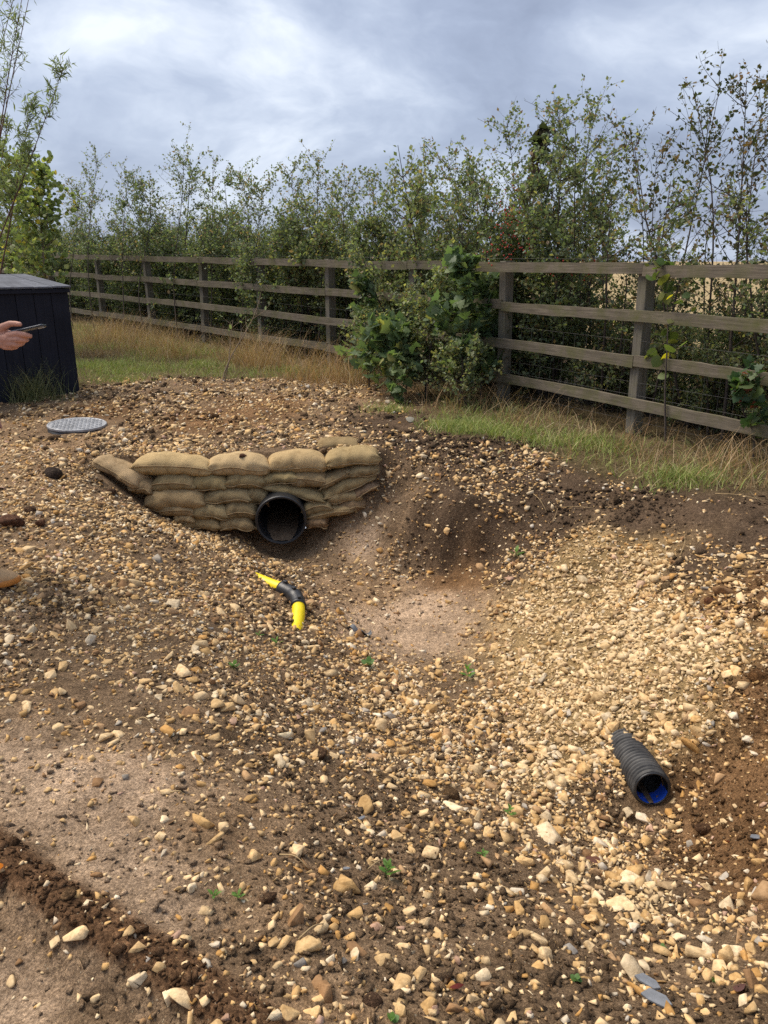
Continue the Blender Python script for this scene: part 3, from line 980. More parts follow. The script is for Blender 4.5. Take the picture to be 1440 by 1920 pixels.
def put_stone(r, u, v, px, ci=None, ratio=None, yaw=None, lift=0.12):
    p = at_g(u, v)
    d = (p - EYE) @ np.array([0, CP, -SP])
    L = px * d / FPX
    o = link('stone', STONE_ME[int(r.integers(0, len(STONE_ME)))])
    s = L * 0.5
    sx = (ratio or r.uniform(.9, 1.25))
    o.scale = (s * sx, s * r.uniform(.85, 1.1), s * r.uniform(.8, 1.15))
    o.location = (p[0], p[1], float(ground_h(p[0], p[1])) + s * lift * 0.5)
    o.rotation_euler = (r.normal(0, .45), r.normal(0, .45), r.uniform(0, 6.28) if yaw is None else yaw)
    if ci is None:
        ci = int(r.choice(len(PAL), p=PALW / PALW.sum()))
    c = np.clip(PAL[ci] * r.uniform(.85, 1.12), 0, .8)
    o.color = (*c, 1)
    where, grp = stone_zone(u, v)
    tag(o, f'{CNAME[ci]} angular limestone lump {where}', 'stone', grp)
    return o


def build_stones():
    r = np.random.default_rng(5)
    n = 0
    hand = [(1028, 1572, 62, 3, 1.5, -.9), (1024, 1792, 52, 1, 1.3, 1.3), (553, 1728, 66, 6, 1., .2), (577, 1782, 58, 0, 1.1, .3), (795, 1736, 36, 1, 1., 1.),
            (752, 1850, 52, 0, 1.2, 1.2), (782, 1838, 44, 0, 1.2, 1.), (415, 1560, 34, 1, 1., .4), (300, 1577, 28, 1, 1., 1.2), (262, 1842, 40, 3, 1.1, .3),
            (301, 1817, 34, 0, 1., 0), (345, 1884, 52, 1, 1.2, .1), (322, 1872, 40, 3, 1., .8), (145, 1768, 50, 1, 1.4, -.2), (112, 1776, 34, 1, 1.2, .2), (240, 1752, 28, 0, 1., .5),
            (374, 1310, 40, 1, 1.1, .2), (402, 1304, 32, 3, 1., .7), (425, 1330, 34, 0, 1., .7), (448, 1316, 30, 1, 1., .7), (470, 1330, 30, 0, 1, .1),
            (1185, 1740, 30, 9, 1., .7), (1270, 1762, 34, 3, 1.1, .1), (1323, 1770, 34, 9, 1.2, 0), (1383, 1792, 44, 3, 1.1, 0), (1412, 1421, 26, 9, 1., .2), (1402, 1388, 26, 9, 1.1, .1),
            (1195, 1868, 38, 4, 1.5, -1.), (1355, 1648, 30, 7, 1.1, .2), (1413, 1682, 30, 7, 1., .5), (1357, 1112, 50, 6, 1.3, 0), (838, 1000, 16, 0, 1., 0),
            (540, 1670, 30, 5, 1., .4), (575, 1625, 34, 6, 1., 0), (690, 1330, 26, 0, 1., 0), (1295, 1585, 24, 7, 1., .3), (1175, 1526, 26, 3, 1., .3), (1208, 1540, 30, 9, 1.3, -.2),
            (660, 1720, 42, 2, 1.1, .5), (905, 1835, 38, 3, 1.2, .6), (985, 1625, 34, 0, 1.1, -.6), (880, 1880, 30, 1, 1., .2), (1100, 1700, 36, 0, 1.2, -.5), (1150, 1650, 32, 2, 1.2, -.6)]
    for u, v, px, ci, ra, yaw in hand:
        put_stone(r, u, v, px, ci, ra, yaw); n += 1
    tries = 0
    while n < 292 and tries < 6000:
        tries += 1
        u, v = r.uniform(0, 1440), r.uniform(1060, 1915)
        p = at_g(u, v)
        d = float(idw([p[0]], [p[1]], DENS)[0])
        if r.random() > 0.25 + 0.9 * d or not slope_ok(p[:1], p[1:2])[0]:
            continue
        if d < .3 and r.random() < .85:
            continue
        m = 16 + 12 * (v - 1060) / 860
        put_stone(r, u, v, float(np.clip(m * math.exp(r.normal(0, .26)), 13, 40))); n += 1


build_stones()


# ------------------------------------------------------------------ sandbag headwall
def bag_mesh(r, L, hgt, dep, wr=1.0):
    ns, nk = 26, 26
    s = np.linspace(-1, 1, ns)
    s = np.sign(s) * np.abs(s) ** 0.8
    a = np.linspace(0, 2 * math.pi, nk, endpoint=False)
    ph = r.uniform(0, 6.28, 6)
    V = []
    for si in s:
        end = 1 - abs(si) ** 4.2
        rz = hgt / 2 * (0.14 + 0.86 * max(end, 0) ** .5)
        ry = dep / 2 * (0.78 + 0.22 * max(end, 0) ** .5)
        x = si * L / 2
        ca, sa = np.cos(a), np.sin(a)
        e = 0.94
        yy = ry * np.sign(ca) * np.abs(ca) ** e
        zz = rz * np.sign(sa) * np.abs(sa) ** e
        # gathers running in from both ends, soft dents between
        pk = 0.09 * wr * abs(si) ** 3 * np.sin(a * 7 + ph[0]) + 0.05 * wr * abs(si) ** 2 * np.sin(a * 12 + ph[1])
        dent = 0.05 * np.sin(si * 4 + ph[2]) + 0.03 * np.sin(si * 9 + a * 2 + ph[3]) + 0.02 * np.sin(si * 15 + a * 3 + ph[4])
        k = 1 + pk + dent * (1 - abs(si) ** 4)
        sag = -0.05 * hgt * math.cos(si * 1.4 + ph[5] * .1) + 0.10 * hgt * abs(si) ** 2.2 * (1 if r.random() < 2 else 1)
        xx = x + 0.012 * np.sin(a * 3 + ph[2]) * abs(si) ** 4
        V.append(np.stack([np.broadcast_to(xx, a.shape), yy * k, zz * k - sag], -1))
    V = np.vstack(V)
    i = np.arange(ns - 1)[:, None] * nk; j = np.arange(nk)[None]; j2 = (j + 1) % nk
    F = [tuple(f) for f in np.stack([i + j, i + j2, i + nk + j2, i + nk + j], -1).reshape(-1, 4)]
    F += [tuple(range(nk - 1, -1, -1)), tuple((ns - 1) * nk + k for k in range(nk))]
    b = MB().add(V, F)
    return b.mesh('sandbag', True), V.reshape(ns, nk, 3)


Zs = lambda x, y: (160 + x / 2.4, 780 + y / 2.4)
BAGS = [  # x0, x1, y0, y1 in the enlarged crop, tilt (deg, + = right end low), depth offset, row words, tint
    (40, 268, 192, 322, 22, -.02, 'end bag of the top course, slumped down the gravel slope', 2),
    (213, 560, 182, 285, 3, -.03, 'long top-course bag beside the slumped end bag', 2),
    (545, 825, 186, 282, 0, -.03, 'top-course bag with a brown clod lying on it', 2),
    (818, 1084, 172, 268, -1, -.03, 'top-course bag above the black culvert pipe', 2),
    (1076, 1320, 152, 240, -4, -.02, 'top-course bag at the soil bank end', 2),
    (1040, 1232, 116, 160, 0, .22, 'half buried bag lying behind the top course', 1),
    (196, 304, 288, 362, 12, -.03, 'short bunched bag under the slumped end bag', 1),
    (296, 497, 270, 348, -3, -.02, 'second-course bag next to the bunched bag', 0),
    (470, 640, 274, 346, 3, -.01, 'second-course bag with a tied corner', 0),
    (628, 808, 265, 332, 0, -.02, 'second-course bag below the clod', 0),
    (790, 960, 258, 314, -4, -.01, 'flattened second-course bag over the big folded bag', 0),
    (922, 1092, 262, 328, 1, -.02, 'browner second-course bag right above the pipe crown', 1),
    (1046, 1196, 238, 326, -24, -.02, 'second-course bag tilted up towards the bank', 0),
    (1172, 1312, 222, 282, -6, -.01, 'second-course bag tucked into the soil bank', 0),
    (268, 537, 335, 430, -2, -.04, 'fat third-course bag partly buried in gravel', 1),
    (530, 752, 330, 405, -3, -.03, 'creased third-course bag beside the culvert', 0),
    (722, 818, 324, 400, 8, -.02, 'short third-course bag touching the pipe shoulder', 0),
    (796, 1084, 302, 388, 13, -.04, 'big folded bag draped over the pipe crown', 0),
    (1056, 1296, 264, 366, -19, -.03, 'big creased bag running up the bank', 0),
    (330, 497, 404, 458, 0, -.04, 'low bag sinking into the gravel', 1),
    (482, 644, 400, 476, 3, -.04, 'plump fourth-course bag left of the culvert', 0),
    (622, 772, 388, 470, -2, -.05, 'plump fourth-course bag against the culvert side', 0),
    (976, 1114, 380, 458, -10, -.05, 'bag wedged against the far shoulder of the pipe', 0),
    (1084, 1238, 342, 402, -3, -.04, 'smooth small bag in the bank wing', 0),
    (1190, 1302, 304, 366, -22, -.03, 'dark muddy bag at the edge of the bank', 3),
    (396, 492, 448, 488, 0, -.05, 'bag almost swallowed by gravel', 1),
    (600, 760, 460, 516, 0, -.06, 'bottom bag under the plump pair', 1),
    (985, 1204, 398, 480, -13, -.05, 'long bottom bag of the bank wing', 1),
    (990, 1090, 462, 512, -4, -.06, 'bottom bag mostly buried at the pipe foot', 3),
    (430, 610, 466, 520, 0, -.04, 'bottom bag peeping from the gravel', 1),
    (1110, 1250, 372, 450, -14, -.01, 'inner bag behind the bank wing', 3)]
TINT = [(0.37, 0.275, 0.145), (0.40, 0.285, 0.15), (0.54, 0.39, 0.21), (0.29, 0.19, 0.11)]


def build_bags():
    r = np.random.default_rng(9)
    for x0, x1, y0, y1, tilt, dy, words, ti in BAGS:
        u0, v0 = Zs(x0, y0); u1, v1 = Zs(x1, y1)
        uc, vc = (u0 + u1) / 2, (v0 + v1) / 2
        yw = wall_y(at_y(uc, vc, 6.2)[0]) + dy * 0.3 - max(vc - 880, -5) * 0.0011 + (.2 if dy > 0 else 0)
        p = at_y(uc, vc, yw)
        d = (p - EYE) @ np.array([0, CP, -SP])
        Lw = (u1 - u0) * d / FPX
        ta = math.radians(tilt)
        hh = (v1 - v0) * d / FPX / CP
        h0 = max(hh - abs(math.sin(ta)) * Lw * 0.75, hh * 0.5) * (1.06 if ti == 2 else 1.22)
        L = Lw * 1.02 / max(math.cos(ta), .8)
        dep = 0.26 + 0.05 * r.random()
        me, V = bag_mesh(r, L, h0, dep, 1.4 if L < .25 else 1.0)
        root = link('sandbag', me, None, M['burlap'])
        root.location = (p[0], p[1] + 0.10, p[2])
        root.rotation_euler = (r.normal(0, .05), ta, r.normal(0, .05) + (-0.25 if x0 < 45 else 0) + (0.22 if x0 > 1040 else 0))
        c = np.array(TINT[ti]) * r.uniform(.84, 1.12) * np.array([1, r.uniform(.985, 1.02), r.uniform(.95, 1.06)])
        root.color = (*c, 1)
        tag(root, f'hessian sandbag, {words}', 'sandbag', 'sandbags of the culvert headwall')
        # sewn seam along the front
        k0 = 13 + int(r.integers(-1, 4)) if h0 > .09 else 13
        P = V[2:-2, k0 % 26, :].copy()
        P[:, 1] -= 0.004
        P[:, 2] += 0.010 * np.sin(np.linspace(0, r.uniform(2, 9), len(P)) + r.uniform(0, 6))
        b = MB(); b.tube(spline(P, 40), 0.0042 + 0.002 * r.random(40), 5)
        link('seam', b.mesh('seam', True), root, M['twine'])
        if L > .3 and r.random() < .75:
            sgn = 1 if r.random() < .5 else -1
            b = MB()
            tip = np.array([sgn * L * .5, -dep * .36, -h0 * .12])
            for q in range(5):
                e = tip + np.array([sgn * r.uniform(.008, .03), r.uniform(-.02, .0), r.uniform(-.03, .015)])
                b.tube([tip - np.array([sgn * .035, -.012, 0]), tip, e], [.016, .008, .003], 5)
            link('ear', b.mesh('ear', True), root, M['burlap']).color = (*c, 1)


build_bags()


def hollow_pipe(b, P, R, Rin, k=32):
    """a tube with wall thickness: outside, lip, inside"""
    n = len(P)
    Vo, Fo = tube_np(P, R, k)
    Vi, Fi = tube_np(P, Rin, k)
    F = [tuple(f) for f in Fo] + [tuple(f[::-1] + n * k) for f in Fi]
    for j in range(k):
        j2 = (j + 1) % k
        F.append((j2, j, n * k + j, n * k + j2))
    b.add(np.vstack([Vo, Vi]), F)


def build_culvert():
    root = empty('culvert_pipe', PIPE_C)
    tag(root, 'wide black plastic drain pipe mouth poking out of the sandbag wall', 'pipe')
    ax = np.array([-0.10, 1.0, 0.015]); ax /= np.linalg.norm(ax)
    t = np.array([0, .012, .03, .06, .10, .25, .5, .9, 1.5])
    P = ax[None] * t[:, None]
    b = MB()
    R = np.array([.988, 1, 1, 1, 1, 1, 1, 1, 1]) * PIPE_R
    hollow_pipe(b, P, R, np.full(len(t), PIPE_R - .014), 40)
    o = link('barrel', b.mesh('barrel', True), root, M['black_plastic'])
    b = MB()
    tt = np.array([0.0, .010, .018, .035, .043, .05])
    hollow_pipe(b, ax[None] * (tt[:, None] - .004), PIPE_R + np.array([.002, .006, .007, .007, .005, .002]), np.full(6, PIPE_R - .006), 40)
    link('collar', b.mesh('collar', True), root, M['black_plastic'])
    # silt lying in the bottom of the bore
    n = 14
    V, F = [], []
    for i in range(n):
        ti = 0.01 + 1.3 * i / (n - 1)
        c = ax * ti
        for j in range(9):
            q = -0.62 + 1.24 * j / 8
            zz = -.136 - .045 * max(0.0, 1 - ti / .22)
            xx = q / .62 * (math.sqrt((PIPE_R - .014) ** 2 - zz * zz) + .004)
            zz = zz + 0.01 * float(vnoise(np.array(i * .9), np.array(j * .8))) * (abs(q) < .5)
            V.append(c + np.array([xx, 0, zz]))
    for i in range(n - 1):
        for j in range(8):
            a = i * 9 + j
            F.append((a, a + 1, a + 10, a + 9))
    link('silt', MB().add(V, F).mesh('silt', True), root, M['silt'])
    # the closed end lost in the dark
    b = MB(); a = np.arange(24) * 2 * math.pi / 24
    b.add([ax * 1.5 + np.array([math.cos(q) * PIPE_R, 0, math.sin(q) * PIPE_R]) for q in a], [tuple(range(24))])
    link('bend', b.mesh('bend'), root, M['black_plastic'])


def build_ribbed():
    c = STEM_C
    root = empty('ribbed_pipe', c)
    tag(root, 'ribbed black land drain with a blue lining lying in the gravel fan', 'pipe')
    ax = np.array([0.01, 1.0, -0.15]); ax /= np.linalg.norm(ax)
    R0 = 0.078
    n = 150
    t = np.linspace(0, .52, n)
    prof = np.clip(np.sin(t / .0235 * 2 * math.pi - 1.2) * 1.8, -1, 1)
    R = R0 - .0045 + .0075 * prof
    R[:4] = R0 - .006
    b = MB(); V, F = tube_np(ax[None] * t[:, None], R, 36)
    b.add(V, F)
    link('ribbed_wall', b.mesh('ribbed_wall', True), root, M['dusty_black'])
    b = MB()
    tt = np.array([-.004, .0, .01, .1, .3, .6])
    hollow_pipe(b, ax[None] * tt[:, None], np.array([R0 - .008, R0 - .006, R0 - .006, R0 - .01, R0 - .01, R0 - .01]), np.full(6, R0 - .0125), 36)
    link('lip', b.mesh('lip', True), root, M['black_plastic'])
    b = MB()
    k = 25
    a = np.linspace(math.pi * 1.06, math.pi * 1.94, k)
    tt = np.linspace(.0, .075, 8)
    T, U, Vv = frames(ax[None] * tt[:, None])
    rr = R0 - .0135
    up = np.array([0, 0, 1.0]); up = up - ax * (up @ ax); up /= np.linalg.norm(up); sd = np.cross(ax, up)
    Vv = [ax * q + rr * (math.cos(w) * sd + math.sin(w) * up) for q in tt for w in a]
    F = [(i * k + j, i * k + j + 1, (i + 1) * k + j + 1, (i + 1) * k + j) for i in range(7) for j in range(k - 1)]
    link('blue_lining', MB().add(Vv, F).mesh('blue_lining', True), root, M['blue_liner'])
    Vs, F = [], []
    for i in range(10):
        q = -.006 + .5 * i / 9
        for j in range(9):
            w = -1 + j / 4
            xx = w * (.010 + .014 * min(i, 6) / 6)
            zz = -math.sqrt(max(rr ** 2 - xx * xx, 0)) + .005 * (1 - w * w) + .0015 + .004 * i / 9
            Vs.append(ax * q + sd * xx + up * zz)
    for i in range(9):
        for j in range(8):
            a0 = i * 9 + j
            F.append((a0, a0 + 1, a0 + 10, a0 + 9))
    link('silt', MB().add(Vs, F).mesh('silt', True), root, M['silt'])


def build_yellow():
    g = lambda u, v, h: at_g(u, v) + np.array([0, 0, h])
    p0, p1, p2, p3, p4 = g(425, 1046, -.075), g(500, 1090, -.012), g(549, 1126, .045), g(560, 1150, .022), g(549, 1186, -.075)
    root = empty('yellow_pipe', p2)
    tag(root, 'bright yellow duct joined by a black bend, half buried in the slope', 'pipe')
    o = -np.array(p2)
    path = spline([p0 + o, p1 + o, p2 + o, p3 + o, p4 + o], 60)
    r0 = .041
    b = MB(); b.tube(path[:26], np.full(26, r0), 20)
    link('duct_run', b.mesh('duct_run', True), root, M['yellow'])
    b = MB(); b.tube(path[36:], np.full(24, r0), 20)
    link('duct_stub', b.mesh('duct_stub', True), root, M['yellow'])
    b = MB()
    seg = path[22:43]
    rr = np.full(len(seg), r0 + .0065); rr[:2] += .004; rr[-2:] += .004; rr[9:12] += .003
    b.tube(seg, rr, 22)
    el = link('bend', b.mesh('bend', True), root, M['black_plastic'])
    T, U, Vv = frames(path)
    for i in (24, 31, 40):
        tn = T[i]; up = np.array([0, 0, 1.]); up -= tn * (up @ tn); up /= np.linalg.norm(up)
        sd = np.cross(tn, up)
        c = path[i] + up * (r0 + .013) - sd * .008 * (i != 31)
        Mx = Matrix((( *tn, ), ( *sd, ), ( *up, ))).transposed().to_4x4(); Mx.translation = Vector(c)
        b = MB(); b.box((-.014, -.011, -.010), (.014, .011, .011), Mx)
        link('clip', b.mesh('clip', bevel=.003), el, M['black_plastic'])


def build_manhole():
    z = float(ground_h(MAN[0], MAN[1])) + .035
    root = empty('manhole_cover', (MAN[0], MAN[1], z))
    root.rotation_euler = (math.radians(2.0), math.radians(1.5), .3)
    tag(root, 'round grey chequered manhole cover lying on the mound near the dark shed', 'manhole cover')
    R = .275
    def lathe(prof, k=56):
        V, F = [], []
        a = np.arange(k) * 2 * math.pi / k
        for r_, z_ in prof:
            V += [(r_ * math.cos(q), r_ * math.sin(q), z_) for q in a]
        for i in range(len(prof) - 1):
            for j in range(k):
                F.append((i * k + j, i * k + (j + 1) % k, (i + 1) * k + (j + 1) % k, (i + 1) * k + j))
        F.append(tuple((len(prof) - 1) * k + j for j in range(k)))
        return MB().add(V, F)
    link('plate', lathe([(R - .03, -.01), (R - .002, -.01), (R, -.006), (R, .010), (R - .004, .014), (R - .016, .014), (R - .02, .011)]).mesh('plate'), root, M['iron'])
    link('frame', lathe([(R - .0, -.12), (R - .006, -.012), (R - .02, -.012)]).mesh('frame', True), root, M['black_plastic'])
    b = MB(); s = .036
    for i in range(-9, 10):
        for j in range(-9, 10):
            x, y = i * s, j * s
            if math.hypot(x, y) < R - .032:
                Mx = Matrix.Translation((x, y, .011)) @ Matrix.Rotation(math.radians(45 if (i + j) % 2 else -45), 4, 'Z')
                b.box((-.0145, -.0055, -.002), (.0145, .0055, .0045), Mx)
    o = link('tread_bars', b.mesh('tread_bars'), root, M['iron'])
    o['kind'] = 'stuff'


build_culvert(); build_ribbed(); build_yellow(); build_manhole()


# ------------------------------------------------------------------ shed
def build_shed():
    c = at_z(151, 741, .06)
    fd = np.array([.714, .70, 0]); bd = np.array([-.70, .714, 0])
    hf = float(at_y(136, 537, c[1])[2]) - .02
    root = empty('timber_store', (c[0], c[1], 0))
    root.rotation_euler = (0, 0, math.atan2(fd[1], fd[0]))
    tag(root, 'low black boarded timber store with worn sloping plank roof', 'shed')
    g = -.05
    Wd, Dp, bw = 1.9, 1.24, .196
    r = np.random.default_rng(2)
    nb = int(Wd / bw) + 1
    for i in range(nb):
        x1 = -i * bw - .003; x0 = x1 - bw + .006
        t = r.uniform(0, .004)
        b = MB(); b.box((0, 0, 0), (hf - g, bw - .006, .022))          # length along own X (grain)
        me = b.mesh('wall_board', bevel=.003)
        o = link('wall_board', me, root, M['shed'])
        o.matrix_local = Matrix.Translation((x0, -t, g)) @ Matrix(((0, 1, 0, 0), (0, 0, 1, 0), (1, 0, 0, 0), (0, 0, 0, 1)))
    for k in range(int(Dp / bw)):
        b = MB(); b.box((0, 0, 0), (hf - g + .085 * k * bw / Dp, bw - .006, .02))
        o = link('side_board', b.mesh('side_board', bevel=.003), root, M['shed'])
        o.matrix_local = Matrix.Translation((-.026, .028 + k * bw, g)) @ Matrix(((0, 0, 1, 0), (0, 1, 0, 0), (1, 0, 0, 0), (0, 0, 0, 1)))
    b = MB(); b.box((-Wd + .05, .03, g), (-.03, Dp - .05, hf - .03))
    link('carcass', b.mesh('carcass'), root, M['shed'])
    rise = .115
    L = math.hypot(Dp + .07, rise)
    for i in range(nb):
        x1 = .025 - i * bw * 1.06
        t = r.uniform(0, .006)
        b = MB(); b.box((0, 0, 0), (L, bw * 1.06 - .009, .02))
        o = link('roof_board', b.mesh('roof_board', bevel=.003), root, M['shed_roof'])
        an = math.atan2(rise, Dp + .07)
        o.matrix_local = (Matrix.Translation((x1, -.045, hf + .004 + t)) @ Matrix.Rotation(math.pi / 2, 4, 'Z') @ Matrix.Rotation(-an, 4, 'Y'))
    b = MB(); b.box((-Wd - .02, -.030, hf - .045), (.012, -.0055, hf - .002))
    link('fascia', b.mesh('fascia', bevel=.003), root, M['shed'])
    return c


SHED_C = build_shed()


# ------------------------------------------------------------------ fence
def build_fence():
    root = empty('post_and_rail_fence', FENCE_G[9])
    tag(root, 'weathered four-rail timber fence with wire netting running in front of the hedge', 'fence')
    o0 = FENCE_G[9]
    r = np.random.default_rng(4)
    n = len(FENCE)
    pm = []
    for k in range(4):
        b = MB(); b.box((-.55, -.052, -.062), (1.53, .052, .062))
        pm.append(b.mesh('post', bevel=.005))
        pm[-1].materials.append(M['post'])
    dirs = np.gradient(FENCE[:, :2], axis=0)
    for i in range(n):
        p = FENCE_G[i]
        o = link('post', pm[i % 4], root)
        an = math.atan2(dirs[i, 1], dirs[i, 0])
        back = np.array([-math.sin(an), math.cos(an)])              # towards the field
        q = p[:2] + back * .084
        # own X runs up the post
        Mx = Matrix.Translation((q[0] - o0[0], q[1] - o0[1], p[2] - o0[2])) @ Matrix.Rotation(an + r.normal(0, .03), 4, 'Z') @ Matrix.Rotation(r.normal(0, .012), 4, 'X') @ Matrix.Rotation(r.normal(0, .010), 4, 'Y')
        o.matrix_local = Mx @ Matrix(((0, 1, 0, 0), (0, 0, 1, 0), (1, 0, 0, 0), (0, 0, 0, 1)))
    for lev in range(4):
        i = -1 if lev % 2 else 0
        while i < n - 1:
            a = max(i, 0); e = min(i + 2, n - 1)
            if e > a:
                pa, pb = FENCE[a].copy(), FENCE[e].copy()
                pa[2] -= .4 * lev + r.normal(0, .006); pb[2] -= .4 * lev + r.normal(0, .006)
                v = pb - pa; L = np.linalg.norm(v)
                an = math.atan2(v[1], v[0]); el = math.asin(v[2] / L)
                # a sawn rail: slightly waney lower edge
                ns = 14
                V, F = [], []
                for s in range(ns):
                    x = .004 + (L - .008) * s / (ns - 1)
                    wv = r.normal(0, .0022); wz = r.normal(0, .0025); sw = .006 * math.sin(s * .5 + lev + a)
                    for yy, zz in ((-.019, -.05 + wz), (.019, -.05 + wz), (.019, .05 + wv), (-.019, .05 + wv)):
                        V.append((x, yy + sw * .6, zz + sw))
                for s in range(ns - 1):
                    for q in range(4):
                        q2 = (q + 1) % 4
                        F.append((s * 4 + q, s * 4 + q2, (s + 1) * 4 + q2, (s + 1) * 4 + q)[::-1])
                F += [(0, 1, 2, 3), tuple((ns - 1) * 4 + q for q in (3, 2, 1, 0))]
                o = link('rail', MB().add(V, F).mesh('rail'), root, M['rail'])
                o.matrix_local = Matrix.Translation(Vector(pa - o0)) @ Matrix.Rotation(an, 4, 'Z') @ Matrix.Rotation(-el, 4, 'Y')
            i += 2
    # wires: one strand over the top rail, stock netting behind the lower rails
    b = MB()
    for h in (1.555, 1.02, .84, .70, .58, .46, .34, .22, .10):
        P = FENCE_G.copy(); P[:, 2] += h
        for i in range(n):
            an = math.atan2(dirs[i, 1], dirs[i, 0])
            P[i, :2] += np.array([-math.sin(an), math.cos(an)]) * .022
        b.tube(P - o0, .0012, 4)
    for i in range(6, n - 1):
        m = 12
        for k in range(1, m):
            p = FENCE_G[i] + (FENCE_G[i + 1] - FENCE_G[i]) * k / m
            an = math.atan2(dirs[i, 1], dirs[i, 0])
            p = p + np.array([-math.sin(an) * .022, math.cos(an) * .022, 0]) - o0
            b.tube([p + (0, 0, .10), p + (0, 0, .84)], .0009, 4)
    link('wire_netting', b.mesh('wire_netting'), root, M['wire'])


build_fence()


# ------------------------------------------------------------------ leaves and shrubs
def place_leaves(tv, tf, pos, dirv, nrm, size):
    """copies of a flat leaf outline (x along the leaf, y across, z out of it)"""
    d = dirv / (np.linalg.norm(dirv, axis=1, keepdims=True) + 1e-9)
    s = np.cross(nrm, d); s /= np.linalg.norm(s, axis=1, keepdims=True) + 1e-9
    n = np.cross(d, s)
    V = pos[:, None] + size[:, None, None] * (tv[None, :, 0:1] * d[:, None] + tv[None, :, 1:2] * s[:, None] + tv[None, :, 2:3] * n[:, None])
    m = len(tv)
    F = tf[None] + (np.arange(len(pos)) * m)[:, None, None]
    return V.reshape(-1, 3), F.reshape(-1, tf.shape[1])


T_SMALL = (np.array([(0, 0, 0), (.48, -.33, .06), (1, 0, -.05), (.48, .33, .06)]), np.array([(0, 1, 2), (0, 2, 3)]))
T_WILLOW = (np.array([(0, 0, 0), (.4, -.085, .02), (1, 0, -.12), (.4, .085, .02)]), np.array([(0, 1, 2), (0, 2, 3)]))
_syc = [(0.0, .0), (.02, .30), (-.08, .50), (.18, .42), (.34, .58), (.44, .30), (.62, .36), (.74, .20), (1.0, 0)]
_sv = [(0, 0, 0), (.45, 0, .03)] + [(x, y, -.10 * abs(y) + .05 * (k % 2)) for k, (x, y) in enumerate(_syc[1:])] + [(x, -y, -.10 * abs(y) + .05 * (k % 2)) for k, (x, y) in enumerate(_syc[1:-1])]
_n = len(_syc) - 1
_sf = [(0, 2, 1)] + [(1, 2 + k, 3 + k) for k in range(_n - 1)] + [(0, 1, 2 + _n)] + [(1, 3 + _n + k, 2 + _n + k) for k in range(_n - 2)] + [(1, 1 + _n, 2 + _n + _n - 2)]
T_LOBED = (np.array(_sv), np.array(_sf))
_rd = [(0, 0), (.02, .25), (.2, .42), (.5, .47), (.78, .32), (1, 0)]
T_ROUND = (np.array([(0, 0, 0)] + [(x, y, -.08 * y) for x, y in _rd[1:]] + [(x, -y, -.08 * y) for x, y in _rd[1:-1]] + [(.5, 0, .04)]),
           np.array([(0, 1, 10), (1, 2, 10), (2, 3, 10), (3, 4, 10), (4, 5, 10), (0, 10, 6), (6, 10, 7), (7, 10, 8), (8, 10, 9), (9, 10, 5)]))


class Plant:
    def __init__(s, seed):
        s.r = np.random.default_rng(seed)
        s.tw = []; s.lp = []; s.ld = []; s.nv = 0

    def tube(s, P, r0, r1, k=4):
        V, F = tube_np(P, np.linspace(r0, r1, len(P)), k)
        s.tw.append((V, F + s.nv)); s.nv += len(V)

    def grow(s, p, d, L, n, wob, up=0.0):
        P = [np.array(p, float)]
        d = np.array(d, float); d /= np.linalg.norm(d)
        for _ in range(n):
            d = d + s.r.normal(0, wob, 3) + np.array([0, 0, up])
            d /= np.linalg.norm(d)
            P.append(P[-1] + d * L / n)
        return np.array(P)

    def leaves_on(s, P, n, spread=.02):
        if n <= 0: return
        t = s.r.uniform(0, len(P) - 1.001, n); i = t.astype(int); f = (t - i)[:, None]
        pos = P[i] * (1 - f) + P[i + 1] * f
        d = P[i + 1] - P[i]; d /= np.linalg.norm(d, axis=1, keepdims=True) + 1e-9
        s.lp.append(pos + s.r.normal(0, spread, (n, 3)))
        s.ld.append(d * .5 + s.r.normal(0, .75, (n, 3)))

    def wood(s, name):
        return mesh_np(name, np.vstack([a for a, _ in s.tw]), np.vstack([b for _, b in s.tw]), None, True)

    def foliage(s, name, tmpl, size, cols, w, upb=.7, var=.25, zfade=None):
        P = np.vstack(s.lp); D = np.vstack(s.ld); n = len(P)
        nr = s.r.normal(0, .6, (n, 3)); nr[:, 2] += upb
        sz = size * np.clip(s.r.normal(1, .25, n), .4, 1.7)
        V, F = place_leaves(tmpl[0], tmpl[1], P, D, nr, sz)
        cols = np.array(cols); w = np.array(w, float)
        c = cols[s.r.choice(len(cols), n, p=w / w.sum())] * s.r.uniform(1 - var, 1 + var, (n, 1))
        return mesh_np(name, V, F, np.repeat(c, len(tmpl[0]), 0))


GREENS = [(.115, .148, .095), (.155, .198, .110), (.215, .245, .12), (.30, .29, .13), (.27, .19, .12)]


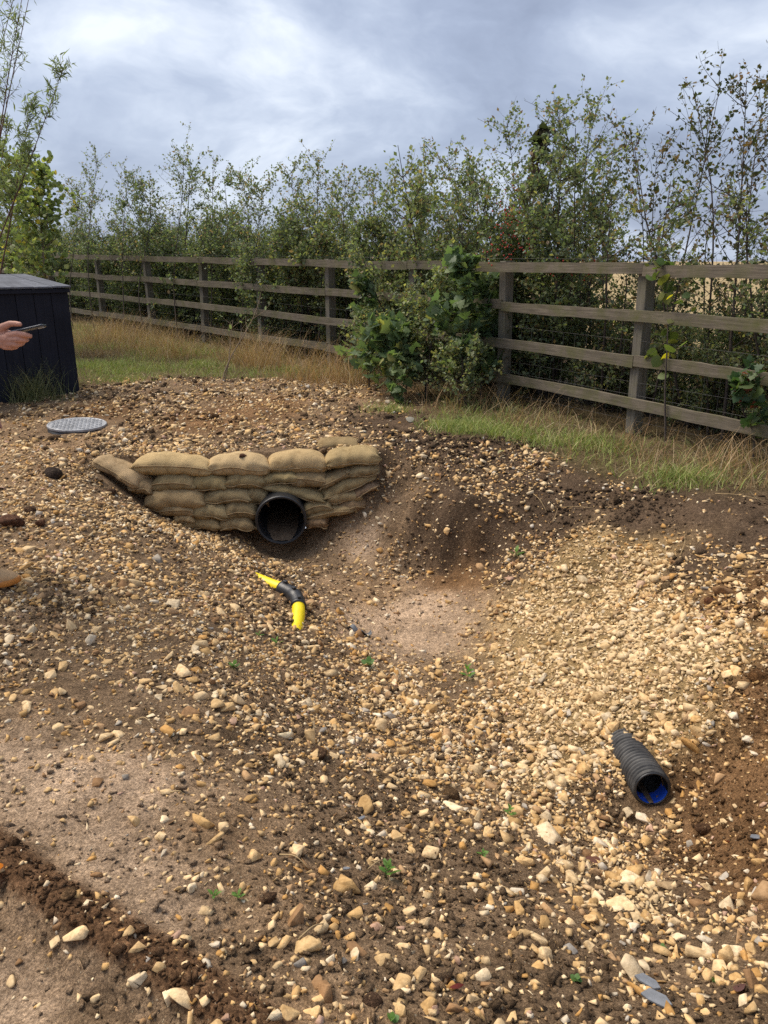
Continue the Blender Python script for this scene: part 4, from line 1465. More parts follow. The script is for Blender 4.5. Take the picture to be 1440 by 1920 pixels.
def hedge_shrub(seed, h, spread, stems, dens, tall, cols, w, size=.043, bark='bark'):
    pl = Plant(seed); r = pl.r
    for k in range(stems):
        a = r.uniform(0, 6.28)
        b = np.array([math.cos(a) * .16, math.sin(a) * .16, -.15])
        H = h * (r.uniform(.55, .85) if k >= tall else r.uniform(.88, 1.0))
        P = pl.grow(b, (math.cos(a) * spread * .30, math.sin(a) * spread * .30, 1), H, 9, .055, .02)
        pl.tube(P, r.uniform(.011, .019), .003, 5)
        nb = int(24 * H / 2.5 * dens)
        for _ in range(nb):
            t = r.uniform(.10, .97)
            if t > .75 and r.random() < .25: continue
            i = min(int(t * 9), 8)
            p = P[i] + (P[i + 1] - P[i]) * (t * 9 - i)
            q = r.uniform(0, 6.28)
            L = spread * r.uniform(.35, .75) * (1.15 - .85 * t)
            Bq = pl.grow(p, (math.cos(q), math.sin(q), r.uniform(.25, 1.1)), L, 5, .13, .05)
            pl.tube(Bq, .0055, .0018, 4)
            low = 1.0 if t < .8 else .75
            for _ in range(int(7 * low + 1)):
                i2 = int(r.integers(1, 5)); p2 = Bq[i2]
                dd = (Bq[i2] - Bq[i2 - 1]) / (np.linalg.norm(Bq[i2] - Bq[i2 - 1]) + 1e-9) + r.normal(0, .55, 3)
                Tq = pl.grow(p2, dd, r.uniform(.08, .28), 3, .18, .03)
                pl.tube(Tq, .0022, .001, 3)
                pl.leaves_on(Tq, int(r.integers(8, 15) * low * dens), .022)
            pl.leaves_on(Bq, int(6 * low * dens), .02)
        pl.leaves_on(P[6:], int(16 * dens), .015)
    return pl.wood('stems'), pl.foliage('crown', T_SMALL, size, cols, w)


def put_shrub(name, meshes, loc, rz, sc, label, cat='shrub', group=None, bark='bark', leaf='leaf'):
    root = empty(name, loc, rz)
    root.scale = (sc, sc, sc)
    tag(root, label, cat, group)
    a = link('stems', meshes[0], root, M[bark]); b = link('crown', meshes[1], root, M[leaf])
    return root, a, b


def hedge_pt(t, off):
    """point along the fence (t counts posts), off metres behind it"""
    i = int(np.clip(math.floor(t), 0, len(FENCE_G) - 2)); f = t - i
    p = FENCE_G[i] * (1 - f) + FENCE_G[i + 1] * f
    e = FENCE_G[i + 1] - FENCE_G[i]; e = e / np.linalg.norm(e[:2])
    q = p + np.array([-e[1], e[0], 0]) * off
    q[2] = float(ground_h(q[0], q[1])) - .02
    return q


ORD = ['first', 'second', 'third', 'fourth', 'fifth', 'sixth', 'seventh', 'eighth', 'ninth']


def bay(t):
    i = int(t) - 3
    side = 'start' if t % 1 < .5 else 'end'
    return f'the timber store, {ORD[int(t * 2) % 9]} along' if i < 0 else f'the {side} of the {ORD[i]} fence bay past the timber store'


def build_hedge():
    r = np.random.default_rng(31)
    dark = hedge_shrub(101, 2.7, 1.0, 8, 1.15, 2, GREENS, [4, 4, 2, .6, .5])
    dark2 = hedge_shrub(102, 2.9, 1.05, 8, 1.1, 3, GREENS, [5, 4, 1.5, .4, .4])
    mid = hedge_shrub(103, 2.6, .95, 7, 1.05, 2, GREENS, [2, 4, 4, 1.6, .8])
    mid2 = hedge_shrub(104, 2.5, .9, 7, 1.0, 3, GREENS, [2, 3, 4, 2.2, 1.2])
    haw = hedge_shrub(105, 2.85, .95, 8, 1.0, 4, GREENS, [3, 5, 3, .8, .8])
    thin = hedge_shrub(106, 2.7, .95, 5, .62, 3, GREENS, [2, 4, 3, 1.5, 2.0])
    row = [  # fence position, metres behind, variant, scale, label
        (-.0, .8, dark, 1.1, 'dark green hedge shrub behind the young yellow-green tree'),
        (.8, .7, dark2, 1.02, 'dark hedge shrub just behind the willow shoots'),
        (1.7, .7, dark, 1.0, 'dense dark hedge shrub over the timber store roof'),
        (2.6, .7, dark2, 1.02, 'dark hedge shrub with one spiky leader beside the willow'),
        (3.4, .65, dark, .95, 'dense dark low hedge shrub between two spiky ones'),
        (4.15, .65, dark2, 1.12, 'tallest dark hedge shrub with feathery leaders'),
        (4.95, .6, dark, .98, 'dark green hedge shrub next to the feathery tall one'),
        (5.6, .6, mid, 1.0, 'reddish-tipped green hedge shrub above tawny dead grass'),
        (6.25, .6, mid2, 1.05, 'olive hedge shrub with loose upright sprays'),
        (6.9, .6, mid, 1.12, 'green hedge shrub with a pair of bare-tipped leaders'),
        (7.45, .55, mid2, 1.0, 'olive-yellow hedge shrub behind the sycamore bush'),
        (8.0, .55, mid, 1.08, 'thin-topped green hedge shrub beside the sycamore bush'),
        (8.55, .6, haw, 1.02, 'hawthorn thick with red berries at the fence'),
        (9.05, .7, haw, 1.10, 'tall feathery hawthorn beside the berried one'),
        (9.5, .6, thin, .98, 'open airy shrub between hawthorn and bare-stemmed saplings'),
        (10.15, .8, thin, 1.08, 'see-through shrub with many thin dark stems'),
        (10.7, .7, thin, 1.0, 'see-through shrub at the end of the hedge')]
    for t, off, me, sc, lab in row:
        put_shrub('hedge_shrub', me, hedge_pt(t, off + (.3 if t < 8.2 else .12)), r.uniform(0, 6.28), sc * (1.12 if t < 8.2 else 1.0) * r.uniform(.97, 1.04), lab, 'shrub', 'shrubs of the field hedge')
    low = hedge_shrub(107, 2.4, 1.2, 10, 1.2, 4, GREENS, [4, 4, 2, .8, .4])
    low2 = hedge_shrub(108, 2.25, 1.2, 10, 1.1, 4, GREENS, [2.5, 4, 3, 1.5, .6])
    for k, t in enumerate(np.arange(0.2, 9.4, .48)):
        if t > 8.6 and k % 2:
            continue
        put_shrub('hedge_underbrush', low if t < 5.2 or k % 3 == 0 else low2, hedge_pt(t, (.62, 1.4, .95, 1.3)[k % 4] if 5 < t < 8.6 else 1.0 + .4 * (k % 2)), r.uniform(0, 6.28), (1.0 if t < 8 else .6) * r.uniform(.92, 1.1),
                  f'dense bush behind {bay(t)}', 'shrub', 'low bushes filling the hedge')
    for t in (9.45, 9.75, 10.05, 10.3, 10.55, 10.8):
        put_shrub('hedge_underbrush', low2, hedge_pt(t, .95), r.uniform(0, 6.28), r.uniform(.5, .8), 'waist-high bush under the bare-stemmed saplings', 'shrub', 'bushes under the saplings')
    for t, off, me, sc in [(.4, 1.5, dark2, .95), (1.3, 1.5, dark, .95), (2.2, 1.5, dark, .95), (3.0, 1.45, dark2, .88), (3.8, 1.45, dark, .92), (4.6, 1.4, dark2, .9), (5.3, 1.35, mid, .95), (6.0, 1.3, dark, .9),
                           (6.6, 1.3, mid2, .95), (7.2, 1.2, mid, .95), (7.75, 1.2, dark, .85), (8.3, 1.2, mid, .9), (8.8, 1.25, mid2, .85)]:
        put_shrub('hedge_shrub', me, hedge_pt(t, off), r.uniform(0, 6.28), sc, f'field-side shrub behind {bay(t)}', 'shrub', 'back row of the field hedge')
    return haw


HAW = build_hedge()


def berries():
    """clusters of haws on the berried hawthorn"""
    r = np.random.default_rng(77)
    V0, F0 = S0V, S0F
    spots = []
    for u, v, n in [(965, 420, 26), (940, 455, 20), (985, 380, 14), (950, 395, 18), (1000, 455, 14), (930, 480, 10), (975, 470, 16), (1085, 498, 22), (1070, 507, 10), (1095, 492, 12), (960, 350, 8)]:
        d = 7.95 if u > 1050 else 8.35
        c = at_d(u, v, d)
        spots.append(c + r.normal(0, 1, (n, 3)) * np.array([.10, .10, .06]))
    P = np.vstack(spots)
    n = len(P); s = r.uniform(.007, .011, n)
    V = P[:, None] + V0[None] * s[:, None, None]
    F = F0[None] + (np.arange(n) * len(V0))[:, None, None]
    me = mesh_np('berries', V.reshape(-1, 3), F.reshape(-1, 3), None, True)
    for o in bpy.data.objects:
        if o.get('label', '').startswith('hawthorn thick'):
            b = link('berries', me, o, M['berry'])
            bpy.context.view_layer.update()
            b.matrix_parent_inverse = o.matrix_world.inverted()
            b['kind'] = 'stuff'


berries()


def sapling(name, seed, base, top, stem_r, nb, label, lsize, cols, w, tmpl=T_SMALL, blen=.5, dens=1.0, bark='bark', bend=.04, start=.25, group=None, cat='tree', upb=.7, lv=8, rise=1.0):
    pl = Plant(seed); r = pl.r
    base = np.array(base, float); top = np.array(top, float) - base
    n = 12
    P = np.linspace(0, 1, n)[:, None] * top[None]
    side = r.normal(0, bend, (2, 3)); side[:, 2] = 0
    tt = np.linspace(0, 1, n)
    P = P + np.sin(tt * math.pi)[:, None] * side[0] + np.sin(tt * 2 * math.pi)[:, None] * side[1] * .5
    P[0, 2] -= .1
    pl.tube(P, stem_r, .0025, 6)
    for _ in range(nb):
        t = start + (1 - start) * r.random() ** .9
        t = min(t, .985)
        i = int(t * (n - 1)); p = P[i] + (P[i + 1] - P[i]) * (t * (n - 1) - i)
        q = r.uniform(0, 6.28)
        L = blen * r.uniform(.5, 1.1) * (1.2 - .75 * t)
        B = pl.grow(p, (math.cos(q), math.sin(q), r.uniform(.5, 1.3) * rise), L, 5, .11, .03)
        pl.tube(B, max(stem_r * .25, .003), .0012, 4)
        pl.leaves_on(B[1:], int(lv * dens), .012)
        for _ in range(2):
            T = pl.grow(B[int(r.integers(1, 5))], r.normal(0, .5, 3) + np.array([0, 0, .4]), L * .4, 3, .15)
            pl.tube(T, .002, .0009, 3)
            pl.leaves_on(T, int(lv * .6 * dens), .012)
    pl.leaves_on(P[int(n * .75):], int(lv * dens), .01)
    root = empty(name, base)
    tag(root, label, cat, group)
    link('trunk', pl.wood('trunk'), root, M[bark])
    link('crown', pl.foliage('crown', tmpl, lsize, cols, w, upb), root, M['leaf'])
    return root


def gz(p):
    p = np.array(p, float); p[2] = float(ground_h(p[0], p[1])); return p


def build_saplings():
    OL = [(.05, .065, .03), (.08, .09, .035), (.12, .10, .045), (.16, .10, .05)]
    grp = 'bare-stemmed saplings at the end of the hedge'
    for k, (ub, vb, ut, vt, d, sr, nb, dn, lab) in enumerate([
            (1232, 640, 1352, 152, 7.4, .014, 34, .8, 'tall sapling with an upright twig-like leader above the fence'),
            (1345, 700, 1300, 175, 7.1, .014, 34, .8, 'sapling leaning away, its arching top crossing the upright leader'),
            (1370, 710, 1400, 150, 6.9, .017, 40, .9, 'thickest dark sapling stem standing behind the lower rails'),
            (1400, 705, 1438, 160, 7.2, .014, 40, 1., 'leafy sapling closest to the thickest dark stem'),
            (1270, 650, 1232, 290, 7.6, .010, 30, .9, 'short slender sapling with one sideways arching spray'),
            (1175, 640, 1180, 240, 7.9, .010, 34, .9, 'slim sapling between the hawthorn and the airy shrub'),
            (1470, 720, 1500, 140, 6.8, .015, 38, 1., 'sapling beyond the leafy one at the hedge end')]):
        b = gz(at_d(ub, vb, d)); t = at_d(ut, vt, d + .1)
        sapling('sapling', 300 + k, b, t, sr, nb, lab, .042, OL, [3, 3, 1.5, 1.2], blen=.95, dens=dn * 1.35, group=grp, bend=.10, start=.12)
    # upper hedge sprays breaking the skyline
    for k, (ub, ut, vt, d, lab) in enumerate([(180, 182, 300, 16.2, 'feathery leader rising over the hedge near the willow'), (335, 345, 268, 14.6, 'tallest feathery leader in the dark part of the hedge'),
                                              (395, 400, 292, 14.0, 'second feathery leader in the dark part of the hedge'), (560, 545, 318, 12.2, 'crooked leader over the olive part of the hedge'),
                                              (590, 600, 300, 11.8, 'straight leader over the olive part of the hedge'), (790, 795, 295, 10.3, 'bare-tipped leader before the berried hawthorn'),
                                              (830, 840, 305, 9.8, 'bushy leader before the berried hawthorn'), (960, 950, 230, 9.0, 'arching spray reaching out of the berried hawthorn'),
                                              (1050, 1050, 205, 8.8, 'tall spray topping the feathery hawthorn'), (1110, 1112, 195, 8.6, 'highest spray of the feathery hawthorn'),
                                              (140, 143, 345, 16.6, 'short spray by the first feathery leader'), (235, 240, 330, 15.6, 'spray between the willow and the tall feathery leaders'), (275, 280, 345, 15.2, 'low spray left of the tallest feathery leader'),
                                              (450, 455, 335, 13.2, 'spray after the second feathery leader'), (500, 495, 350, 12.8, 'low spray before the crooked leader'), (640, 650, 335, 11.4, 'spray following the straight leader'),
                                              (690, 700, 355, 11.0, 'low bushy spray over the sycamore shoots'), (740, 735, 350, 10.7, 'spray over the low sycamore bush'), (885, 880, 320, 9.4, 'spray at the edge of the berried hawthorn'),
                                              (1150, 1150, 285, 8.3, 'low spray past the feathery hawthorn')]):
        b = gz(at_d(ub, 640, d)); t = at_d(ut, vt, d)
        sapling('hedge_leader', 400 + k, b, t, .013, 44, lab, .040, GREENS, [3, 4, 3, 1, 1.5], blen=.95, dens=1.5, group='leaders standing out of the hedge', bend=.10, start=.38, cat='shrub')
    # big-leaved sycamores
    SY = [(.085, .13, .065), (.12, .18, .08), (.17, .22, .10), (.24, .24, .09)]
    d = 8.75
    b = gz(at_d(862, 720, 8.6)); t = at_d(868, 488, 8.5)
    sapling('sycamore_sapling', 500, b, t, .013, 30, 'young sycamore with big dull green lobed leaves against the rails', .105, SY, [2, 2, 1.4, .5], T_LOBED, .50, .75, start=.15, upb=.9, lv=9, rise=.35, bend=.03)
    b = gz(at_d(905, 700, 8.9)); t = at_d(912, 520, 8.8)
    sapling('sycamore_sapling', 501, b, t, .011, 24, 'darker sycamore sapling beside the fence post', .10, SY, [3, 2, .5, .2], T_LOBED, .48, .8, start=.15, upb=.9, lv=9, rise=.35, bend=.03)
    b = gz(at_d(740, 720, 9.0)); t = at_d(728, 610, 8.9)
    sapling('sycamore_bush', 502, b, t, .014, 40, 'low sycamore bush sprawling over the grass at the fence foot', .105, SY, [2, 2, 1.6, .5], T_LOBED, .60, .9, start=.05, upb=.9, lv=9, rise=.3, cat='shrub')
    b = gz(at_d(690, 640, 9.9)); t = at_d(680, 520, 9.8)
    sapling('sycamore_sapling', 503, b, t, .011, 22, 'sycamore shoots poking through the rails behind the low bush', .11, SY, [2, 2, 1.5, .4], T_LOBED, .34, .8, start=.1, upb=1.4, lv=6, rise=.4)
    b = gz(at_d(800, 700, 9.0)); t = at_d(806, 580, 8.8)
    sapling('hawthorn_bush', 504, b, t, .012, 46, 'small yellow-green leaved bush between the sycamores', .038, GREENS, [.6, 2, 4, 3.5, .6], T_SMALL, .42, 1.6, start=.1, cat='shrub')
    BR = [(.05, .045, .025), (.075, .05, .028), (.04, .05, .028)]
    b = gz(at_d(1020, 640, 8.75)); t = at_d(1008, 235, 8.6)
    sapling('sycamore_leader', 505, b, t, .011, 12, 'brown drooping sycamore leaves high in the feathery hawthorn', .115, BR, [2, 1, 1.5], T_LOBED, .30, .9, start=.76, upb=.4, lv=4, rise=.5, bend=.02)
    for k, (u, v, ut, vt, d, nb, lab) in enumerate([(800, 730, 815, 520, 8.9, 60, 'olive small-leaved bush draped over the rails between the sycamores'), (760, 720, 758, 560, 9.2, 50, 'small-leaved bush over the rails above the low sycamore bush'),
                                                    (690, 690, 700, 590, 9.6, 36, 'straggly small-leaved bush at the low end of the sycamore clump'), (880, 730, 850, 640, 8.5, 36, 'leafy undergrowth below the sycamore leaves')]):
        b = gz(at_d(u, v, d)); t = at_d(ut, vt, d - .1)
        sapling('rail_bush', 520 + k, b, t, .012, nb, lab, .042, GREENS, [2, 3, 3, 2.5, .4], T_SMALL, .62, 2.0, start=.08, cat='shrub', rise=.6, group='bushes draped over the rails')
    # round-leaved hazel twigs at the near post
    HZ = [(.085, .13, .04), (.12, .16, .045), (.17, .18, .05), (.42, .36, .03)]
    b = gz(at_d(1262, 720, 6.75)); t = at_d(1245, 500, 6.7)
    sapling('hazel_sapling', 506, b, t, .011, 12, 'hazel shoots with round yellow-green leaves through the rails', .085, HZ, [3, 3, 2, .5], T_ROUND, .36, .45, start=.3, upb=.9, lv=6, rise=.5)
    b = gz(at_d(1420, 800, 6.2)); t = at_d(1405, 700, 6.0)
    sapling('guelder_bush', 507, b, t, .010, 14, 'small lobed green bush at the foot of the rails under the saplings', .07, [(.05, .095, .04), (.09, .13, .045), (.22, .06, .04)], [3, 2, .5], T_LOBED, .30, .9, start=.2, upb=1.0, lv=6, cat='shrub')
    # left: yellow-green tree, willow wands
    YG = [(.19, .24, .10), (.25, .30, .12), (.34, .35, .13), (.15, .195, .095), (.50, .40, .10)]
    b = gz(at_d(80, 600, 12.6)); t = at_d(70, 325, 12.4)
    sapling('field_maple', 508, b, t, .026, 70, 'young yellow-green tree standing behind the timber store', .07, YG, [3, 3, 2, 2, .4], T_ROUND, 1.15, 1.3, start=.25, upb=.8, lv=9, bark='bark_pale')
    b = gz(at_d(18, 600, 12.9)); t = at_d(12, 300, 12.9)
    sapling('field_maple', 509, b, t, .024, 60, 'second yellow-green tree beyond the first', .07, YG, [3, 2, 1.4, 2, .5], T_ROUND, 1.1, 1.3, start=.22, upb=.8, lv=9, bark='bark_pale')
    WI = [(.17, .21, .11), (.23, .27, .14), (.12, .155, .08)]
    wg = 'long willow wands beside the timber store'
    for k, (ub, vb, ut, vt, db, dt, nb, st, lab) in enumerate([
            (-60, 520, 118, 128, 11.4, 11.2, 40, .5, 'leafy willow wand leaning over towards the hedge'),
            (-30, 560, 60, 190, 11.6, 11.4, 40, .45, 'upright willow wand behind the leaning one'),
            (-70, 520, 52, -60, 10.6, 10.3, 16, .66, 'tall reddish bare-stemmed willow wand crossing the sky'),
            (-66, 520, 68, -70, 10.7, 10.3, 16, .66, 'reddish willow wand twinned with the tall one'),
            (-78, 520, 42, -60, 10.8, 10.5, 12, .68, 'thinnest willow wand beside the tall pair'),
            (-70, 560, 15, 225, 11.6, 11.6, 40, .4, 'short leafy willow wand lowest of the clump')]):
        pb = at_d(ub, vb, db); pt = at_d(ut, vt, dt)
        base = pb + (pb - pt) / np.linalg.norm(pb - pt) * 0
        base = gz(base + np.array([(pb - pt)[0] * .25, 0, 0]))
        sapling('willow_wand', 600 + k, base, pt, .017, nb, lab, .105 if k < 2 or k == 5 else .095, WI, [2, 2, 1], T_WILLOW, .50, .85, bark='bark_red', start=st, upb=.5, lv=9, group=wg, bend=.05, rise=1.3)
    # bare twig in front of the dead grass
    for k, (ub, vb, ut, vt, lab) in enumerate([(415, 715, 490, 545, 'bare pale forked stick leaning in the dead grass'), (420, 715, 437, 600, 'short bare stick with one pale leaf by the forked one')]):
        b = gz(at_g(ub, vb)); d = (b - EYE) @ np.array([0, CP, -SP])
        sapling('dead_stem', 620 + k, b, at_d(ut, vt, d), .010, 3, lab, .05, [(.25, .3, .15)], [1], T_ROUND, .42, .13, bark='bark_pale', start=.3, lv=8, bend=.05, cat='stick')


build_saplings()


# ------------------------------------------------------------------ grass
def blades(r, x, y, h, wid, lean, cols, cw, name, bend=.6, seg=4):
    n = len(x)
    z = ground_h(x, y) - .01
    a = r.uniform(0, 6.28, n)
    dx = np.cos(a); dy = np.sin(a)
    ln = np.abs(r.normal(lean, lean * .6, n)); bd = r.uniform(.2, 1, n) * bend
    t = np.linspace(0, 1, seg)
    out = h[:, None] * (ln[:, None] * t + bd[:, None] * t ** 2.2)
    up = h[:, None] * t * np.clip(1 - .35 * (ln[:, None] * t + bd[:, None] * t ** 2) ** 1.5, .12, 1)
    cx = x[:, None] + dx[:, None] * out; cy = y[:, None] + dy[:, None] * out; cz = z[:, None] + up
    b2 = r.uniform(0, 6.28, n)
    wx = np.cos(b2)[:, None] * wid[:, None] * (1 - t * .9) * .5; wy = np.sin(b2)[:, None] * wid[:, None] * (1 - t * .9) * .5
    V = np.stack([np.stack([cx - wx, cy - wy, cz], -1), np.stack([cx + wx, cy + wy, cz], -1)], 2).reshape(n, seg * 2, 3)
    f = np.array([(2 * i, 2 * i + 1, 2 * i + 3, 2 * i + 2) for i in range(seg - 1)])
    F = (f[None] + (np.arange(n) * seg * 2)[:, None, None]).reshape(-1, 4)
    cols = np.array(cols); cw = np.array(cw, float)
    c = cols[r.choice(len(cols), n, p=cw / cw.sum())] * r.uniform(.7, 1.25, (n, 1))
    return mesh_np(name, V.reshape(-1, 3), F, np.repeat(c, seg * 2, 0))


def build_grass():
    r = np.random.default_rng(55)
    def spots(n, box, f):
        x = r.uniform(box[0], box[1], n); y = r.uniform(box[2], box[3], n)
        g, s = grass_mask(x, y)
        k = r.random(n) < f(x, y, g, s)
        return x[k], y[k], s[k]
    box = (-9, 4.2, 5.2, 18)
    gpatch = lambda x, y: np.clip(.52 + 1.7 * vnoise(x * 1.3 + 5, y * 1.3 + 1), 0, 1)
    # green turf
    x, y, s = spots(90000, box, lambda x, y, g, s: np.where((g > .5) & (s < .05), gpatch(x, y) * np.where(s < -1.2, 1.6, np.where(s < -.35, 1.0, .4)), 0))
    tx, ty = [], []
    for u, v, n, sp in [(850, 795, 700, .16), (885, 800, 700, .18), (935, 805, 700, .2), (1000, 815, 400, .2), (1090, 815, 500, .16), (1120, 825, 400, .2), (1270, 885, 400, .13), (1300, 890, 400, .15), (730, 770, 300, .14),
                        (200, 690, 900, .3), (260, 700, 700, .3), (170, 660, 700, .3), (300, 665, 700, .25), (380, 690, 500, .2), (345, 670, 500, .3), (545, 700, 350, .1), (230, 720, 500, .25), (410, 645, 200, .2)]:
        c = at_z(u, v, .06)
        tx.append(c[0] + r.normal(0, sp, n)); ty.append(c[1] + r.normal(0, sp * .8, n))
    x = np.concatenate([x] + tx); y = np.concatenate([y] + ty)
    h = r.uniform(.04, .15, len(x))
    me = blades(r, x, y, h, r.uniform(.004, .011, len(x)), .35, [(.20, .26, .075), (.27, .33, .095), (.35, .36, .14), (.44, .39, .20)], [3, 3, 1.8, 1.2], 'green_grass')
    tag(link('green_grass', me, None, M['grass']), 'short green grass growing along the fence foot and the far corner', 'grass', kind='stuff')
    # dead thatch, matted and combed along the ground
    x, y, s = spots(78000, box, lambda x, y, g, s: np.where((g > .35) & (s < .35), np.clip(1.05 - .8 * gpatch(x, y), .2, 1) * np.where(s > -.9, 1, .38), 0))
    h = r.uniform(.06, .26, len(x)) * np.where(s > -.6, 1.15, .7)
    pt = vnoise(x * 2.2 + 3, y * 2.2 + 8) > .02
    DEAD = [(.36, .27, .155), (.46, .37, .225), (.26, .18, .10), (.52, .44, .30), (.27, .24, .11)]
    DARK = [(.17, .115, .07), (.12, .08, .05), (.26, .19, .115), (.15, .13, .06)]
    for nm, kk, cc, ww, lab in (('dead_grass', pt, DEAD, [3, 2, 2, 1.2, 1.6], 'matted straw-coloured dead grass lying along the fence'),
                                ('brown_thatch', ~pt, DARK, [3, 2, 2, 1.5], 'dark brown rotted thatch under the fence rails')):
        me = blades(r, x[kk], y[kk], h[kk], r.uniform(.003, .009, kk.sum()), 1.1, cc, ww, nm, 1.3)
        tag(link(nm, me, None, M['grass']), lab, 'grass', kind='stuff')
    # upright tawny stands
    cl = []
    for u, v, d, n, sp in [(165, 600, 13.6, 420, .30), (225, 590, 14.4, 520, .34), (275, 620, 13.2, 480, .30), (318, 645, 12.2, 420, .26), (180, 640, 12.4, 260, .3), (470, 640, 11.6, 360, .22), (498, 650, 11.2, 420, .20),
                           (435, 640, 11.9, 160, .22), (590, 690, 10.2, 380, .28), (640, 700, 9.9, 380, .24), (990, 770, 7.6, 110, .3), (1150, 800, 6.8, 110, .35),
                           (1330, 850, 6.1, 180, .35), (1420, 880, 5.9, 200, .35), (860, 740, 8.4, 120, .4)]:
        c = at_d(u, v, d)
        cl.append(np.stack([c[0] + r.normal(0, sp, n), c[1] + r.normal(0, sp * .7, n), np.full(n, 1.0 if d > 9.5 else .6)], -1))
    C = np.vstack(cl)
    s, _ = fence_side(C[:, 0], C[:, 1]); C = C[(s < .1)]
    h = r.uniform(.2, .75, len(C)) * C[:, 2]
    me = blades(r, C[:, 0], C[:, 1], h, np.full(len(C), .005), .32, [(.46, .31, .17), (.36, .22, .115), (.52, .40, .25), (.28, .17, .09)], [3, 2, 1.5, 1.5], 'tawny_grass', .6)
    tag(link('tawny_grass', me, None, M['grass']), 'upright tawny dead grass standing in clumps before the fence', 'grass', kind='stuff')
    # tuft against the timber store
    c = at_z(66, 752, .07)
    n = 520
    x = c[0] + r.normal(0, .16, n); y = c[1] - .06 + r.normal(0, .07, n)
    me = blades(r, x, y, r.uniform(.12, .55, n), np.full(n, .006), .25, [(.16, .17, .07), (.26, .25, .13), (.10, .12, .05)], [2, 2, 2], 'grass_tuft', .55)
    o = tag(link('grass_tuft', me, None, M['grass']), 'rank grass tuft against the black timber store', 'grass', kind='stuff')


build_grass()


# ------------------------------------------------------------------ seedlings, litter
def simple_leaf_mesh(name, tmpl, col):
    me = mesh_np(name, tmpl[0], tmpl[1], np.repeat(np.array([col]), len(tmpl[0]), 0), True)
    me.materials.append(M['leaf'])
    return me


T_LANCE = (np.array([(0, 0, 0), (.25, .10, .05), (.5, .15, .06), (.78, .10, .02), (1, 0, -.06), (.78, -.10, .02), (.5, -.15, .06), (.25, -.10, .05)]),
           np.array([(0, 7, 1), (1, 7, 2), (7, 6, 2), (2, 6, 3), (6, 5, 3), (3, 5, 4)]))


def build_seedlings():
    r = np.random.default_rng(8)
    lm = [simple_leaf_mesh('leaf', T_LANCE, c) for c in ((.11, .22, .045), (.15, .27, .06), (.09, .18, .05))]
    lr = [simple_leaf_mesh('leaf', T_ROUND, c) for c in ((.14, .26, .06), (.12, .22, .07))]
    for u, v, px, nl, kind, lab in [
            (727, 1650, 26, 10, 'l', 'upright leafy seedling on the brown earth bank'), (876, 1275, 20, 9, 'l', 'bushy seedling in the bottom of the basin'),
            (690, 1248, 16, 4, 'r', 'two-leaved seedling beside the basin floor'), (440, 1254, 15, 4, 'r', 'grey-green seedling below the yellow pipe'),
            (967, 1046, 20, 5, 'l', 'pale rosette seedling at the top of the gravel fan'), (1080, 1842, 17, 6, 'r', 'round-leaved seedling in the gravel below the ribbed pipe'),
            (402, 1688, 18, 6, 'l', 'small weed at the edge of the bare tan soil'), (447, 1690, 18, 6, 'l', 'small weed next to a buff stone on the tan soil'),
            (955, 1533, 15, 7, 'l', 'feathery seedling among the gravel'), (905, 1608, 15, 6, 'l', 'thin seedling beside a long cream stone'),
            (519, 1210, 17, 4, 'l', 'grass-like seedling on the slope'), (485, 1195, 12, 4, 'l', 'faint seedling on the slope below the black bend'),
            (1240, 1785, 14, 4, 'r', 'tiny seedling among pale stones'), (1338, 1842, 10, 2, 'r', 'single-leaf sprout in the dark crumbs'), (735, 1915, 16, 4, 'r', 'blue-green sprout between earth clods')]:
        p = at_g(u, v); d = (p - EYE) @ np.array([0, CP, -SP])
        p[2] = float(ground_h(p[0], p[1]))
        s = px * d / FPX
        root = empty('seedling', p); tag(root, lab, 'seedling', 'seedlings sprouting in the basin')
        hgt = s * (1.3 if nl > 6 else .5)
        b = MB(); b.tube([(0, 0, -.01), (r.normal(0, .1) * s, 0, hgt * .5), (r.normal(0, .1) * s, 0, hgt)], [.0022, .0018, .0012], 5)
        link('stem', b.mesh('stem', True), root, M['stem'])
        for k in range(nl):
            o = link('leaf', (lm if kind == 'l' else lr)[int(r.integers(0, 2))], root)
            t = k / max(nl - 1, 1)
            o.location = (0, 0, hgt * (.25 + .75 * t))
            q = s * (1.0 - .35 * t) * r.uniform(.8, 1.15)
            o.scale = (q, q * (1.5 if kind == 'l' else 1), q)
            o.rotation_euler = (r.normal(0, .2), -r.uniform(.1, .6) - .5 * t, k * 2.4 + r.uniform(0, .5))


M['stem'] = simple('green_stem', (.12, .18, .06), .6, .2, 30, 0)
build_seedlings()


